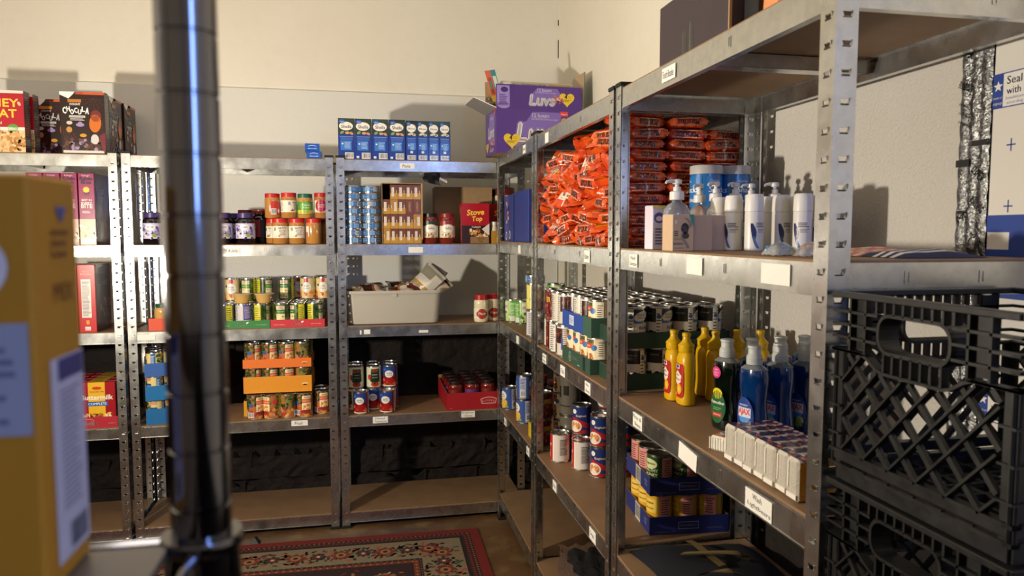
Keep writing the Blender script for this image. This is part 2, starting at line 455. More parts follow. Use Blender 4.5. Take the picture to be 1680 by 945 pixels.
# ================================================================ shelving units
PITCH=.0406
def flange(b,w,h,fn,t=.0016):
    """sheet strip with keyed slots; fn(u,n,z)"""
    n=int((h-.012)/PITCH); zz=[.012+PITCH*k for k in range(n+1)]
    def q(pts): b.add([fn(*p) for p in pts],[list(range(len(pts)))],'#ccc','steel')
    for z0,z1 in [(0,.012),(zz[-1],h)]:
        q([(0,0,z0),(w,0,z0),(w,0,z1),(0,0,z1)]); q([(0,t,z1),(w,t,z1),(w,t,z0),(0,t,z0)])
    for k in range(n):
        z0,z1=zz[k],zz[k+1]; a0,a1=z0+.016,z0+.023; h0,h1=w*.5-.0075,w*.5+.0075
        o=[(0,z0),(w,z0),(w,z1),(0,z1)]; i=[(h0+.0025,a0),(h1-.0025,a0),(h1,a1),(h0,a1)]
        for j in range(4):
            j2=(j+1)%4
            q([(o[j][0],0,o[j][1]),(o[j2][0],0,o[j2][1]),(i[j2][0],0,i[j2][1]),(i[j][0],0,i[j][1])])
            q([(o[j2][0],t,o[j2][1]),(o[j][0],t,o[j][1]),(i[j][0],t,i[j][1]),(i[j2][0],t,i[j2][1])])
            q([(i[j][0],0,i[j][1]),(i[j2][0],0,i[j2][1]),(i[j2][0],t,i[j2][1]),(i[j][0],t,i[j][1])])
        # stamped tongue under the slot
        for (u0,u1,c0,c1,d) in ((h0+.001,h1-.001,a0-.0022,a0,-.0018),(h1,h1+.0022,a0+.001,a1+.0015,-.0022)):
            V=[fn(u0,0,c0),fn(u1,0,c0),fn(u1,d,c1),fn(u0,d,c1),fn(u1,0,c1),fn(u0,0,c1)]
            b.add(V,[[0,1,2,3],[3,2,4,5],[0,3,5],[1,4,2]],'#ddd','steel')
def post_mesh(h,w=.036):
    b=MB()
    flange(b,w,h,lambda u,n,z:(u,n,z)); flange(b,w,h,lambda u,n,z:(n,w-u,z))
    b.box(w-.0018,.0016,0,w,.006,h,m='steel'); b.box(.0016,w-.0018,0,.006,w,h,m='steel')
    b.box(-.0008,-.0008,0,.0022,.0022,h,m='steel')
    return b.mesh('post',.5)
def beam_mesh(l):
    b=MB()
    b.box(0,0,-.048,l,.0015,-.002,m='steel'); b.box(0,.0004,-.004,l,.003,0,m='steel')
    b.box(0,.0015,-.0075,l,.016,-.006,m='steel'); b.box(0,-.0012,-.05,l,.014,-.0475,m='steel')
    for fx in (.33,.66):
        x=l*fx
        for (a0,a1,c0,c1) in ((-.004,-.003,-.03,-.014),(.003,.004,-.03,-.014),(-.004,.004,-.0315,-.03),(-.004,.004,-.014,-.0125)):
            b.box(x+a0,-.0012,c0,x+a1,0,c1,m='steel')
    return b.mesh('beam')
capb=MB(); capb.box(-.003,-.003,-.004,.038,.038,.006,m='rubber',ch=.001); CAP=capb.mesh('cap')
footb=MB(); footb.box(-.004,-.004,0,.040,.040,.014,m='rubber',ch=.001); FOOT=footb.mesh('foot')
POSTS={}; BEAMS={}
def sticker_mesh(w,h,txt,th=None):
    b=MB(); b.box(-w/2,-.0008,-h/2,w/2,0,h/2,'#e9e6e0','paper')
    if txt:
        d=Dec(); L=txt.split('\n'); n=len(L)
        for i,t in enumerate(L):
            d.text(t,(.03 if i else -.04)*w,h*(.5-(i+.5)/n)*.92,h=min(h/n*.55,.016),w=min(w*.86,len(t)*.0075),c='#161616',skew=.12,rot=-.03)
        b.dec(d,lambda u,v,o:(u,-.0008-o,v))
    return b.mesh('sticker')
def unit(label,L,D,H,levels,loc,rz,stickers=(),boards=True):
    r=link('shelving_unit',None,None,loc,rz); tag(r,label,'shelf','galvanised shelving units')
    if H not in POSTS: POSTS[H]=post_mesh(H)
    for (x,y,a) in ((0,0,0),(L,0,PI/2),(L,D,PI),(0,D,-PI/2)):
        p=link('post',POSTS[H],r,(x,y,.006),a); link('cap',CAP,p,(0,0,H-.002)); link('foot',FOOT,p,(0,0,-.006))
    for l in (L,D):
        if l not in BEAMS: BEAMS[l]=beam_mesh(l-.006)
    for z in levels:
        link('beam',BEAMS[L],r,(.003,.002,z),0); link('beam',BEAMS[L],r,(L-.003,D-.002,z),PI)
        link('beam',BEAMS[D],r,(L-.002,.003,z),PI/2); link('beam',BEAMS[D],r,(.002,D-.003,z),-PI/2)
        k=('bd',L,D)
        if k not in BEAMS:
            bb=MB(); bb.box(.0045,.0045,-.006,L-.0045,D-.0045,.004,m='board',ch=.0008); BEAMS[k]=bb.mesh('board')
            bb=MB(); x=L/2; bb.box(x-.018,.02,-.036,x+.018,D-.02,-.0345,m='steel'); bb.box(x-.018,.02,-.036,x-.0165,D-.02,-.008,m='steel'); bb.box(x+.0165,.02,-.036,x+.018,D-.02,-.008,m='steel'); BEAMS[('br',L,D)]=bb.mesh('brace')
        link('board',BEAMS[k],r,(0,0,z)); link('brace',BEAMS[('br',L,D)],r,(0,0,z))
    for (x,z,w,h,t,*a) in stickers:
        o=link('sticker',sticker_mesh(w,h,t),r,(x,.0004,z),0,(0,a[0] if a else 0,0)); o['label']='white sticker with handwriting on the beam' if t else 'blank white paper sticker on the beam'
    return r
ZB=[1.776,1.377,.985,.549,.075]; ZR=[1.802,1.390,.998,.566,.13]
TB=[z+.0042 for z in ZB]; TR=[z+.0042 for z in ZR]
YB=3.553; DB=.40
unit('galvanised steel shelf of cereal boxes at the end of the back wall',.91,DB,1.785,ZB,(-1.96,YB,0),0,())
unit('galvanised steel shelf with jelly, peanut butter and canned fruit behind chrome pole',.91,DB,1.785,ZB,(-1.031,YB,0),0,
     ((.45,1.364-.013,.075,.026,'PB & Jelly'),(.076,.962,.075,.024,''),(.735,.532,.075,.026,'Fruit')))
unit('galvanised steel shelf with pasta, white bin and red jar tray by corner',.905,DB,1.785,ZB,(-.105,YB,0),0,
     ((.329,1.752,.07,.026,'Pasta'),(.366,1.352,.07,.028,''),(.187,.528,.072,.032,'Canned\nTomatoes'),(.617,.534,.068,.032,'Spaghetti\nSauce'),(.13,.96,.03,.022,''),(.10,.958,.008,.02,''),(.40,.955,.045,.012,'')))
RX=.66; DR=.40
unit('galvanised steel corner shelf under the purple carton',.765,DR,1.81,ZR,(RX,3.54,0),-PI/2,
     ((.596,1.774,.05,.034,'Diapers'),(.504,1.364,.05,.034,''),(.468,.972,.05,.034,''),(.193,.540,.05,.034,'Corn'),(.671,.540,.05,.034,'Peas')))
unit('galvanised steel shelf stuffed with orange noodle packets and bean cans',.895,DR,1.81,ZR,(RX,2.76,0),-PI/2,
     ((.185,1.774,.05,.036,''),(.672,1.364,.055,.036,'Ramen'),(.160,.970,.055,.034,'Baked\nBeans'),(.411,.970,.055,.036,'Chili'),(.688,.970,.055,.036,'Baby\nBeans'),(.315,.540,.05,.036,'Soup'),(.747,.540,.06,.036,'Soups')))
unit('galvanised steel shelf nearest the crates, with soap bottles and lotions',.905,DR,1.81,ZR,(RX,1.845,0),-PI/2,
     ((.331,1.779,.07,.03,'Tooth Brushes'),(.135,1.365,.055,.032,'Hand\nSanitizer'),(.473,1.367,.07,.034,''),(.768,1.367,.085,.034,''),(.177,.972,.06,.036,'Pinto &\nBeans'),(.458,.970,.085,.036,'',.1),(.735,.970,.085,.036,'Wash\nLightbears')))
# ================================================================ tins
CR,CH=.0366,.111
def can_proto(design,r=CR,h=CH,ribs=False,n=28):
    b=MB()
    prof=[(0,.003),(r*.86,.003),(r*.9,.0),(r+.0011,.0004),(r+.0013,.0032),(r-.0006,.0052)]
    prof+=[(r-.0004,.0065),(r-.0004,h-.0065)] if not ribs else [(r-.0005-(.0012 if k%2 else 0),.0065+(h-.013)*k/14) for k in range(15)]
    prof+=[(r-.0006,h-.0052),(r+.0013,h-.0032),(r+.0011,h-.0004),(r-.0002,h),(r-.0014,h-.0006),(r-.0022,h-.0042),(r*.84,h-.0042),(r*.82,h-.0034),(r*.62,h-.0034),(r*.60,h-.0042),(r*.3,h-.0042),(r*.28,h-.0036),(0,h-.0036)]
    b.lathe(prof,n,m='tin')
    W=2*PI*r; H=h-.0125
    l=MB()
    d=design(W,H)
    bg=d.bg
    l.lathe([(r-.0003,.0064),(r+.0001,.0064),(r+.0001,h-.0064),(r-.0003,h-.0064)],n,col=bg,m='gloss')
    l.dec(d,cyl(r,W,.0064),'gloss',strip=.0055,base=.00045,step=.0001)
    return Proto('food_can',[('can_body',b),('label',l)])
def nutri(d,x,w,H,bg,fg='#222',bar=True):
    d.rect(x,0,x+w,H,bg); d.up(); d.lines(x+w*.1,H*.45,x+w*.9,H*.92,7,fg,random.Random(5),.34); 
    if bar: d.bar(x+w*.15,H*.08,x+w*.85,H*.36)
    else: d.lines(x+w*.1,H*.1,x+w*.9,H*.38,4,fg,random.Random(6),.34)
    d.ly-=1
def D(bg,W,H): d=Dec(W,H); d.bg=bg; d.up(); return d
def twice(W,fn):           # the same face twice round the tin
    for c in (W*.25,W*.75): fn(c)
BEANW=['#efe6d2','#e4d4b5']
def dz_fruit(W,H):
    d=D('#b8683c',W,H); q=random.Random(4)
    d.pile(0,0,W,H*.42,['#b03a2e','#cf8a3c','#d9b055','#94302a','#c98a6a'],46,.011,2); d.pile(0,H*.42,W,H,['#2f4a22','#44602c','#26381b','#6d7f3c'],64,.010,9)
    d.up(); 
    for c in (W*.5,):
        d.rect(c-.022,H*.30,c+.020,H*.95,'#efe0b0'); d.up(); d.rect(c-.022,H*.62,c+.020,H*.80,'#e0633a'); d.rect(c-.022,H*.82,c+.020,H*.93,'#f3d9a8'); d.pile(c-.018,H*.32,c+.016,H*.56,['#e7922b','#f0b548','#d9722a'],12,.0055,6)
        d.up(); d.text('FRUIT',c,H*.87,h=.006,c='#7a3420',bold=.02); d.text('COCKTAIL',c,H*.71,h=.006,c='#f8ead0',bold=.02)
    d.ell(W*.70,H*.72,.012,.012,'#c9403a'); nutri(d,W*.78,.030,H,'#b9b83a'); d.ell(W*.30,H*.6,.009,.009,'#2f62ab'); d.bar(W*.22,H*.05,W*.36,H*.28)
    return d
def dz_peach(W,H):
    d=D('#e6cf92',W,H); d.pile(0,0,W,H*.36,['#d3562c','#e58b33','#f0b04a','#c23b27'],40,.011,3); d.up()
    for c in (W*.25,W*.75):
        d.ell(c,H*.55,.024,.026,'#f2ecdc',20); d.rect(c-.010,H*.80,c+.008,H,'#cc3a50'); d.ell(c-.024,H*.66,.006,.006,'#27427f'); d.up(); d.text('Fruit',c,H*.62,h=.008,c='#23407e',bold=.02); d.text('Cocktail',c,H*.50,h=.006,c='#23407e'); d.ly-=1
    d.ell(W*.5,H*.7,.012,.016,'#7f8a2b'); nutri(d,W*.93,.02,H,'#e9e2cb'); return d
def dz_veg(main,pic):
    def f(W,H):
        d=D('#32461f',W,H); d.pile(0,0,W,H,['#3f5a28','#26351a','#57702f','#1d2915'],60,.011,8); d.up()
        for c in (W*.30,W*.80):
            d.rect(c-.019,H*.04,c+.019,H*.94,'#e8d9a8'); d.up(); d.rect(c-.019,H*.56,c+.019,H*.76,main); d.rect(c-.019,H*.78,c+.019,H*.94,'#e7cdb6'); d.pile(c-.015,H*.08,c+.015,H*.50,pic,14,.0055,4); d.up(); d.text('Sweet',c,H*.90,h=.005,c='#7d4434',bold=.02); d.text('Harvest',c,H*.83,h=.005,c='#7d4434',bold=.02); d.text('VEGETABLES',c,H*.66,w=.032,c='#f4f0dd',bold=.02); d.ly-=5
        d.rect(W*.47,0,W*.60,H,'#d8cf2f'); d.up(); d.lines(W*.48,H*.1,W*.59,H*.9,9,'#333',random.Random(2),.3); d.ell(W*.05,H*.62,.009,.009,'#3a74bb'); d.bar(W*.0,H*.08,W*.1,H*.34); d.rect(W*.635,0,W*.64,H,'#222'); return d
    return f
def dz_pine(W,H):
    d=D('#e3cf86',W,H)
    def face(c):
        d.pile(c-.028,H*.02,c+.0,H*.5,['#c79a3a','#9b6f28','#e0b64a'],12,.008,3); d.pile(c-.028,H*.5,c,H,['#49632c','#2f4720','#6d8840'],12,.008,5); d.rect(c,H*.45,c+.032,H*.72,'#1f5a9c'); d.up(5); d.text('PINEAPPLE',c+.016,H*.6,w=.028,c='#eee',bold=.02); d.rect(c,H*.86,c+.03,H,'#d49a7a'); d.ly-=5
    twice(W,face); nutri(d,W*.5,.018,H,'#2c6cb0','#dfe8f0',False); return d
def dz_tom(W,H):
    d=D('#7c1714',W,H)
    def face(c):
        d.rect(c-.045,H*.52,c+.03,H,'#243f86'); d.up(); d.ell(c-.004,H*.62,.022,.018,'#e4dfd8',18); d.pile(c-.035,H*.02,c+.03,H*.36,['#a51e18','#c43a28','#8b1512','#d8654a'],18,.009,3); d.ell(c+.004,H*.28,.020,.015,'#9d1713'); d.ell(c-.026,H*.84,.008,.006,'#3c66b8'); d.up(4)
        d.text('DICED',c-.003,H*.66,h=.006,c='#222',bold=.02); d.text('TOMATOES',c-.003,H*.57,w=.028,c='#222',bold=.02); d.rect(c-.045,0,c+.03,H*.06,'#d9c8a8'); d.ly-=5
    twice(W,face); nutri(d,W*.43,.022,H,'#c9bfb4'); return d
def dz_stew(W,H):
    d=D('#cfd0b2',W,H)
    def face(c):
        d.poly([(c-.018,H*.92),(c+.022,H*.92),(c+.026,H*.3),(c,H*.12),(c-.024,H*.3)],'#12301f'); d.ell(c,H*.82,.016,.009,'#b23a22'); d.ell(c-.028,H*.5,.008,.014,'#bb2e1c'); d.ell(c,H*.14,.02,.012,'#b52f1d'); d.up(2); d.text('STEWED',c,H*.62,w=.026,c='#d7e6d0',bold=.02); d.text('TOMATOES',c,H*.48,w=.028,c='#d7e6d0',bold=.02); d.ly-=2
    twice(W,face); nutri(d,W*.46,.02,H,'#ddd9c4'); return d
def dz_black(W,H):
    d=D('#dcd3c3',W,H)
    def face(c):
        d.rect(c-.052,H*.62,c+.052,H,'#23211f'); d.up(); d.pile(c+.004,H*.0,c+.05,H*.36,['#1b1412','#2a1d18','#38251f'],46,.006,3,.7); d.rect(c-.052,H*.60,c-.02,H*.68,'#2c6fb4'); d.ell(c-.024,H*.80,.022,.013,'#e9e2d2',16,.35); d.up(4)
        d.text('Simply',c-.026,H*.84,w=.022,c='#37542c',skew=.2); d.text('Nature',c-.023,H*.765,w=.024,c='#37542c',skew=.2); d.text('ORGANIC',c+.024,H*.86,w=.026,c='#a9a296'); d.text('BLACK',c-.012,H*.48,w=.036,c='#1b1512',bold=.03); d.text('BEANS',c-.012,H*.32,w=.036,c='#1b1512',bold=.03)
        for k in range(12): d.ell(c-.045+.09*R_.random(),H*(.1+.45*R_.random()),.002,.0013,'#241813',6,R_.random()*3)
        d.ly-=5
    face(W*.25); face(W*.72); d.up(4); d.rect(W*.455,0,W*.52,H,'#e8e0cd'); d.up(); d.lines(W*.46,H*.08,W*.515,H*.9,9,'#333',random.Random(5),.3); d.ell(W*.49,H*.78,.006,.006,'#2a5fa6'); return d
def dz_chili(W,H):
    d=D('#5a1a1c',W,H)
    def face(c):
        d.pile(c-.03,H*.0,c+.022,H*.55,['#6d211f','#8a3a32','#a85a4a','#4d1213'],40,.007,3,.7); d.pile(c-.03,H*.55,c+.02,H,['#7b2a26','#511416','#934236'],22,.007,4,.7); d.up(4); d.rect(c-.022,H*.62,c+.012,H*.80,'#e2b434'); d.up(); d.text('CHILI',c-.005,H*.74,w=.028,c='#5a1a1c',bold=.03); d.text('BEANS',c-.005,H*.66,w=.028,c='#5a1a1c',bold=.03); d.ly-=5
    face(W*.25); face(W*.70); d.up(5); d.rect(W*.40,0,W*.55,H,'#ddd8d0'); d.up(); d.lines(W*.41,H*.06,W*.54,H*.94,12,'#222',random.Random(5),.3); d.ly-=1; d.rect(W*.88,H*.1,W*1.0,H*.9,'#3384bb'); return d
def dz_panel(W,H):
    d=D('#cfc9be',W,H); 
    for c in (.1,.35,.6,.85): d.up(); d.lines(W*(c-.05),H*.05,W*(c+.05),H*.95,13,'#6b655f',random.Random(int(c*90)),.3)
    for c in (.225,.73): d.rect(W*(c-.07),H*.42,W*(c+.07),H*.95,'#3a1c1c'); d.rect(W*(c+.05),H*.2,W*(c+.08),H*.6,'#28409a'); d.pile(W*(c-.06),H*.5,W*(c+.04),H*.9,['#5d2a26','#7a4038','#28120f'],16,.006,2)
    return d
def dz_pinto(W,H):
    d=D('#ead9b4',W,H)
    def face(c):
        d.rect(c-.034,H*.70,c+.034,H*.86,'#cf4a34'); d.rect(c-.034,H*.86,c+.034,H*.98,'#4a5a36'); d.up(); d.pile(c-.028,H*.02,c+.03,H*.56,['#b06a38','#8f4e28','#c9854a','#7a3d1f'],44,.007,3,.72); d.ell(c+.035,H*.72,.009,.009,'#2a6fb0'); d.up(4); d.text('ORGANIC',c,H*.92,w=.03,c='#ece3cc',bold=.02); d.text('PINTO BEANS',c,H*.78,w=.044,c='#f4ead2',bold=.02); d.ly-=5
    twice(W,face); nutri(d,W*.46,.022,H,'#efe6cf'); return d
def dz_soup(W,H):
    d=D('#24491f',W,H)
    def face(c):
        d.ell(c,H*.78,.026,.015,'#cfd39c',18); d.pile(c-.02,0,c+.03,H*.26,['#d9b24a','#c8862f','#eed07a'],20,.007,3); d.ell(c-.03,H*.3,.009,.012,'#b63324'); d.up(3)
        d.text('Progresso',c,H*.79,w=.038,c='#2d5a22',skew=.2,bold=.02)
        for i,t in enumerate(('HEALTHY','CHUNKY','SOUP')): d.text(t,c+.002,H*(.60-.13*i),h=.0085,c='#d5d8b6',bold=.04)
        d.text('CHICKEN NOODLE',c,H*.22,w=.034,c='#e4dfb8'); d.ly-=3
    face(W*.25); face(W*.75); d.up(); d.rect(W*.42,0,W*.58,H,'#d78f88'); nutri(d,W*.44,.03,H,'#dd9a92','#4a1c1a'); return d
def dz_soup2(W,H):
    d=D('#d9a52c',W,H)
    def face(c):
        d.rect(c-.02,H*.5,c+.03,H*.9,'#e9c558'); d.pile(c-.02,0,c+.03,H*.3,['#c8862f','#eed07a','#a55a22'],18,.007,3); d.up(4); d.text('CHICKEN',c+.004,H*.78,w=.03,c='#5a3412',bold=.02); d.text('CORN SOUP',c+.004,H*.62,w=.032,c='#5a3412',bold=.02); d.ly-=4
    twice(W,face); nutri(d,W*.42,.032,H,'#d78f88','#4a1c1a',False); d.up(); d.ell(W*.95,H*.3,.006,.006,'#2a1a12'); return d
def dz_spag(W,H):
    d=D('#22336f',W,H)
    def face(c):
        d.rect(c-.035,0,c+.035,H*.12,'#a8222a'); d.poly([(c-.035,H*.42),(c+.035,H*.16),(c+.035,H*.36),(c-.035,H*.62)],'#b3262c'); d.up(); d.ell(c-.022,H*.26,.026,.022,'#eee3d0',20); d.ell(c-.022,H*.27,.021,.017,'#d8763a',20); d.ell(c-.026,H*.82,.009,.009,'#e9e3d6'); d.up(); d.pile(c-.036,H*.2,c-.008,H*.36,['#e39a52','#c65f2a','#f0b970'],12,.005,3); d.text('Spaghetti',c+.0,H*.66,w=.04,c='#e9d9c0',skew=.2,bold=.02); d.ly-=6
    twice(W,face); d.rect(W*.44,0,W*.57,H,'#8f1f2c'); d.up(); d.lines(W*.45,H*.1,W*.56,H*.9,9,'#d9b9b0',random.Random(3),.3); return d
def dz_redwhite(W,H):
    d=D('#ddd3cd',W,H); d.rect(0,0,W*.28,H,'#b82a26'); d.rect(W*.28,0,W*.31,H,'#efe6e0'); d.up()
    d.ell(W*.14,H*.25,.018,.018,'#e8d6c6'); d.ell(W*.14,H*.25,.014,.014,'#8f2c18'); d.text('Chunky',W*.14,H*.62,w=.05,c='#f2e8e0',skew=.2,bold=.03); d.text('Beef Soup',W*.14,H*.5,w=.034,c='#f2e8e0')
    d.rect(W*.40,H*.2,W*.56,H*.86,'#cfc7c0'); d.up(); d.lines(W*.41,H*.22,W*.55,H*.84,14,'#3b3432',random.Random(4),.5)
    d.rect(W*.62,H*.04,W*.9,H*.96,'#c9a29c'); d.up(); d.lines(W*.63,H*.08,W*.78,H*.92,11,'#58201e',random.Random(8),.35); return d
def dz_corn(W,H):
    d=D('#39559b',W,H)
    def face(c):
        d.ell(c-.006,H*.66,.022,.022,'#e5e0d2',18); d.ell(c-.004,H*.28,.024,.024,'#d9a93a',18); d.up(); d.pile(c-.022,H*.1,c+.014,H*.42,['#e6c04f','#c9922c','#f0d77a'],18,.005,3); d.text('Sweet',c-.006,H*.72,h=.006,c='#27427f',bold=.02); d.text('Corn',c-.006,H*.62,h=.008,c='#27427f',bold=.02); d.ell(c+.02,H*.12,.006,.006,'#6aa84f'); d.ly-=3
    twice(W,face); nutri(d,W*.43,.03,H,'#a9b1cd'); return d
def dz_greenbean(W,H):
    d=D('#b9cf8a',W,H); d.pile(0,0,W,H*.6,['#5c9440','#3f7a2c','#8dbb55','#d2dcae'],60,.009,6); d.up(4)
    for c in (.2,.55,.88): d.rect(W*c-.013,0,W*c+.013,H,'#4da03e'); d.up(); d.lines(W*c-.011,H*.2,W*c+.011,H*.92,10,'#dff0c6',random.Random(3),.4); d.rect(W*c-.013,0,W*c+.013,H*.24,'#d7dacb'); d.ly-=1
    for c in (.37,.72): d.rect(W*c-.014,H*.5,W*c+.014,H*.94,'#e7e4d0'); d.up(); d.text('GREEN\nBEANS',W*c,H*.72,w=.024,c='#2c5b22',bold=.03); d.ly-=1
    return d
def dz_yellow(W,H):
    d=D('#d8d06a',W,H); d.pile(0,0,W,H*.5,['#cfa83a','#e9d77a','#b98a2c','#7fae4c'],40,.008,6); d.up(4)
    for c in (.25,.75): d.rect(W*c-.018,H*.5,W*c+.018,H*.95,'#4d55a5'); d.up(); d.text('CORN',W*c,H*.72,w=.026,c='#efe9d0',bold=.03); d.ly-=1
    nutri(d,W*.45,.024,H,'#e6e2cc'); return d
def dz_plum(W,H):
    d=D('#c9c4c6',W,H); 
    for c in (.25,.7): d.rect(W*c-.022,H*.3,W*c+.022,H,'#4a3f8f'); d.up(); d.lines(W*c-.018,H*.36,W*c+.018,H*.94,11,'#d3cfe6',random.Random(3),.35); d.ly-=1
    d.lines(W*.42,H*.05,W*.5,H*.95,12,'#444',random.Random(5),.3); return d
def dz_grey(W,H):
    d=D('#5d574d',W,H)
    for c in (.25,.75): d.rect(W*c-.02,H*.42,W*c-.002,H*.72,'#191613'); d.rect(W*c+.012,H*.5,W*c+.034,H*.75,'#191613'); d.rect(W*c-.04,H*.2,W*c+.04,H*.23,'#2c2722')
    return d
def dz_tuna(W,H):
    d=D('#3f79b4',W,H)
    for c in (.06,.30,.55,.80):
        d.rect(W*c-.014,H*.06,W*c+.008,H*.94,'#8fb4d8'); d.rect(W*c+.012,H*.2,W*c+.03,H*.8,'#2b5d9d'); d.up(); d.text('TUNA',W*c+.021,H*.5,w=.015,c='#e8eef4',bold=.03); d.lines(W*c-.012,H*.12,W*c+.006,H*.88,4,'#33557c',random.Random(3),.4); d.ly-=1
    d.up(); d.bar(W*.17,H*.1,W*.24,H*.9); d.bar(W*.67,H*.1,W*.74,H*.9); return d
CAN={k:can_proto(f) for k,f in dict(fruit=dz_fruit,peach=dz_peach,mixveg=dz_veg('#3f7a3a',['#d98a2b','#e6c04f','#5c8f3b']),potato=dz_veg('#5b9a34',['#d9c38a','#cbb06e','#e9d9ae']),tom=dz_tom,stew=dz_stew,black=dz_black,chili=dz_chili,panel=dz_panel,pinto=dz_pinto,soup=dz_soup,soup2=dz_soup2,spag=dz_spag,redwhite=dz_redwhite,corn=dz_corn,greenbean=dz_greenbean,yellow=dz_yellow,plum=dz_plum).items()}
CAN['pine']=can_proto(dz_pine,.0335,.100)
CAN['grey']=can_proto(dz_grey,.05,.16)
CAN['tuna']=can_proto(dz_tuna,.0405,.0345)
CANDESC=dict(fruit='fruit cocktail can',peach='cream fruit can',mixveg='mixed vegetable can',potato='potato can',tom='diced tomato can',stew='stewed tomato can',black='black bean can',chili='maroon chili bean can',panel='white-labelled bean can',pinto='pinto bean can',soup='green soup can',soup2='yellow soup can',spag='blue and red spaghetti can',redwhite='red and white soup can',corn='blue corn can',greenbean='green bean can',yellow='yellow corn can',plum='purple-labelled can',pine='pineapple can',grey='large grey can',tuna='blue tuna tin')
def can(k,x,y,z,label,group,face=0.,jit=.25):
    return CAN[k].put(x,y,z,face+R_.uniform(-jit,jit),label,'can',group)

# ================================================================ trays and cartons
def tray(name,w,d,h,col,inner='#8a6b4a',hs=None,hb=None,dfn=None,t=.003,side=None):
    """open cardboard tray, base centred at front edge: y 0..d"""
    hs=hs or h; hb=hb or h
    b=MB(); b.box(-w/2,0,0,w/2,d,t,col,fc={'+z':inner})
    b.box(-w/2,0,t,w/2,t,h,col,fc={'+y':inner}); b.box(-w/2,d-t,t,w/2,d,hb,col,fc={'-y':inner})
    for s in (-1,1):
        x0,x1=(-w/2,-w/2+t) if s<0 else (w/2-t,w/2)
        V=[(x0,t,t),(x1,t,t),(x1,d-t,t),(x0,d-t,t),(x0,t,h),(x1,t,h),(x1,d-t,hs),(x0,d-t,hs)]
        b.add(V,[(0,3,2,1),(4,5,6,7),(0,1,5,4),(1,2,6,5),(2,3,7,6),(3,0,4,7)],[col,inner,col,inner if s<0 else col,col,col if s<0 else inner])
    if dfn:
        d_=Dec(w,h); dfn(d_); b.dec(d_,front(-w/2,0,0),base=.0004)
    if side:
        d_=Dec(d,h); side(d_); b.dec(d_,left_(-w/2,d,0),base=.0004)
    return Proto(name,[(name,b)])
def carton(w,d,h,col,f=None,r=None,l=None,t=None,fc=None,ch=.0012,mat_='gloss',name='carton'):
    """closed carton with printed faces and the seam of its glued top flap; x centred, y 0..d"""
    b=MB(); b.box(-w/2,0,0,w/2,d,h,col,mat_,ch=ch,fc=fc)
    b.box(-w/2+.002,d*.5,h,w/2-.002,d-.001,h+.0007,(fc or {}).get('+z',col),mat_)
    for g,fn,W in ((f,front(-w/2,0,0),w),(r,right_(w/2,0,0),d),(l,left_(-w/2,d,0),d),(t,top_(-w/2,0,h+.0008),w)):
        if g: q=Dec(W,h if g is not t else d); g(q); b.dec(q,fn,mat_,base=.0004)
    return Proto(name,[(name,b)])
# ================================================================ jars
def jar_proto(r,h,body,lid,lidh,labf=None,lz=(.25,.75),neck=.82,lidr=None,shoulder=.84,name='jar',n=28,content_top=None,lidn=None):
    b=MB(); lr=lidr or r*neck+.002
    hs=h*shoulder
    pr=[(0,.002),(r*.8,.0),(r*.94,.002),(r,.008)]
    pr+=[(r,hs-.014),(r*.985,hs-.006),(r*.93,hs-.001),(r*neck,hs+.004),(r*neck,h-lidh*.3),(0,h-lidh*.3)]
    b.lathe(pr,n,col=body,m='jar')
    l=MB(); k=lidn or 40; z0=h-lidh
    l.lathe([(lr-.002,z0),(lr,z0+.0005),(lr,z0+.002)],k,col=lid,m='satin')
    # knurled skirt
    bb=len(l.v); rows=[]
    for z in (z0+.002,h-.003):
        row=[]
        for j in range(k*2):
            a=PI*j/k; rr=lr-(.0006 if j%2 else 0); row.append(len(l.v)); l.v.append((rr*math.cos(a),rr*math.sin(a),z))
        rows.append(row)
    for j in range(k*2): l.f.append([rows[0][j],rows[0][(j+1)%(k*2)],rows[1][(j+1)%(k*2)],rows[1][j]]); l.c.append(lin(lid)); l.m.append('satin')
    l.lathe([(lr,h-.003),(lr-.0012,h-.0006),(lr-.003,h),(lr*.7,h),(lr*.68,h-.0008),(0,h-.0008)],k,col=lid,m='satin')
    parts=[('jar_body',b),('lid',l)]
    if labf:
        W=2*PI*r; H=h*(lz[1]-lz[0]); d=labf(W,H); m=MB()
        if d.bg: m.lathe([(r-.0003,h*lz[0]),(r+.0003,h*lz[0]),(r+.0003,h*lz[1]),(r-.0003,h*lz[1])],n,col=d.bg,m='paper')
        m.dec(d,cyl(r,W,h*lz[0]),'gloss',strip=.0055,base=.0006,step=.0001); parts.append(('label',m))
    return Proto(name,parts)
def lb_nut(accent,W0=.3):
    def f(W,H):
        d=D('#e6dfcd',W,H); c=W*.52; d.text("NUT'S",c+.008,H*.82,w=.034,c='#4a3020',bold=.03); d.text('BUTTER',c+.010,H*.60,w=.030,c=accent,bold=.03); d.text('CREAMY',c+.010,H*.42,w=.026,c='#b3473a',bold=.02); d.text('SPREAD',c+.010,H*.28,w=.026,c='#4a3020')
        d.pile(c-.028,H*.1,c-.002,H*.22,['#b5733c','#8d4f26'],5,.005,2); d.bar(c-.030,H*.55,c-.020,H*.92); d.lines(W*.1,H*.1,W*.3,H*.9,9,'#555',random.Random(3),.3); d.lines(W*.72,H*.1,W*.9,H*.9,9,'#555',random.Random(4),.3); return d
    return f
def lb_red(W,H):
    d=D('',W,H); d.bg=None; c=W*.56; d.rect(c-.018,0,c+.03,H,'#c23426'); d.up(); d.bar(c-.016,H*.03,c+.008,H*.46); d.ell(c+.02,H*.3,.006,.01,'#e9d3c3'); d.rect(W*.0,H*.0,W*.22,H,'#c23426'); d.rect(W*.05,H*.3,W*.18,H*.7,'#f0e6da'); return d
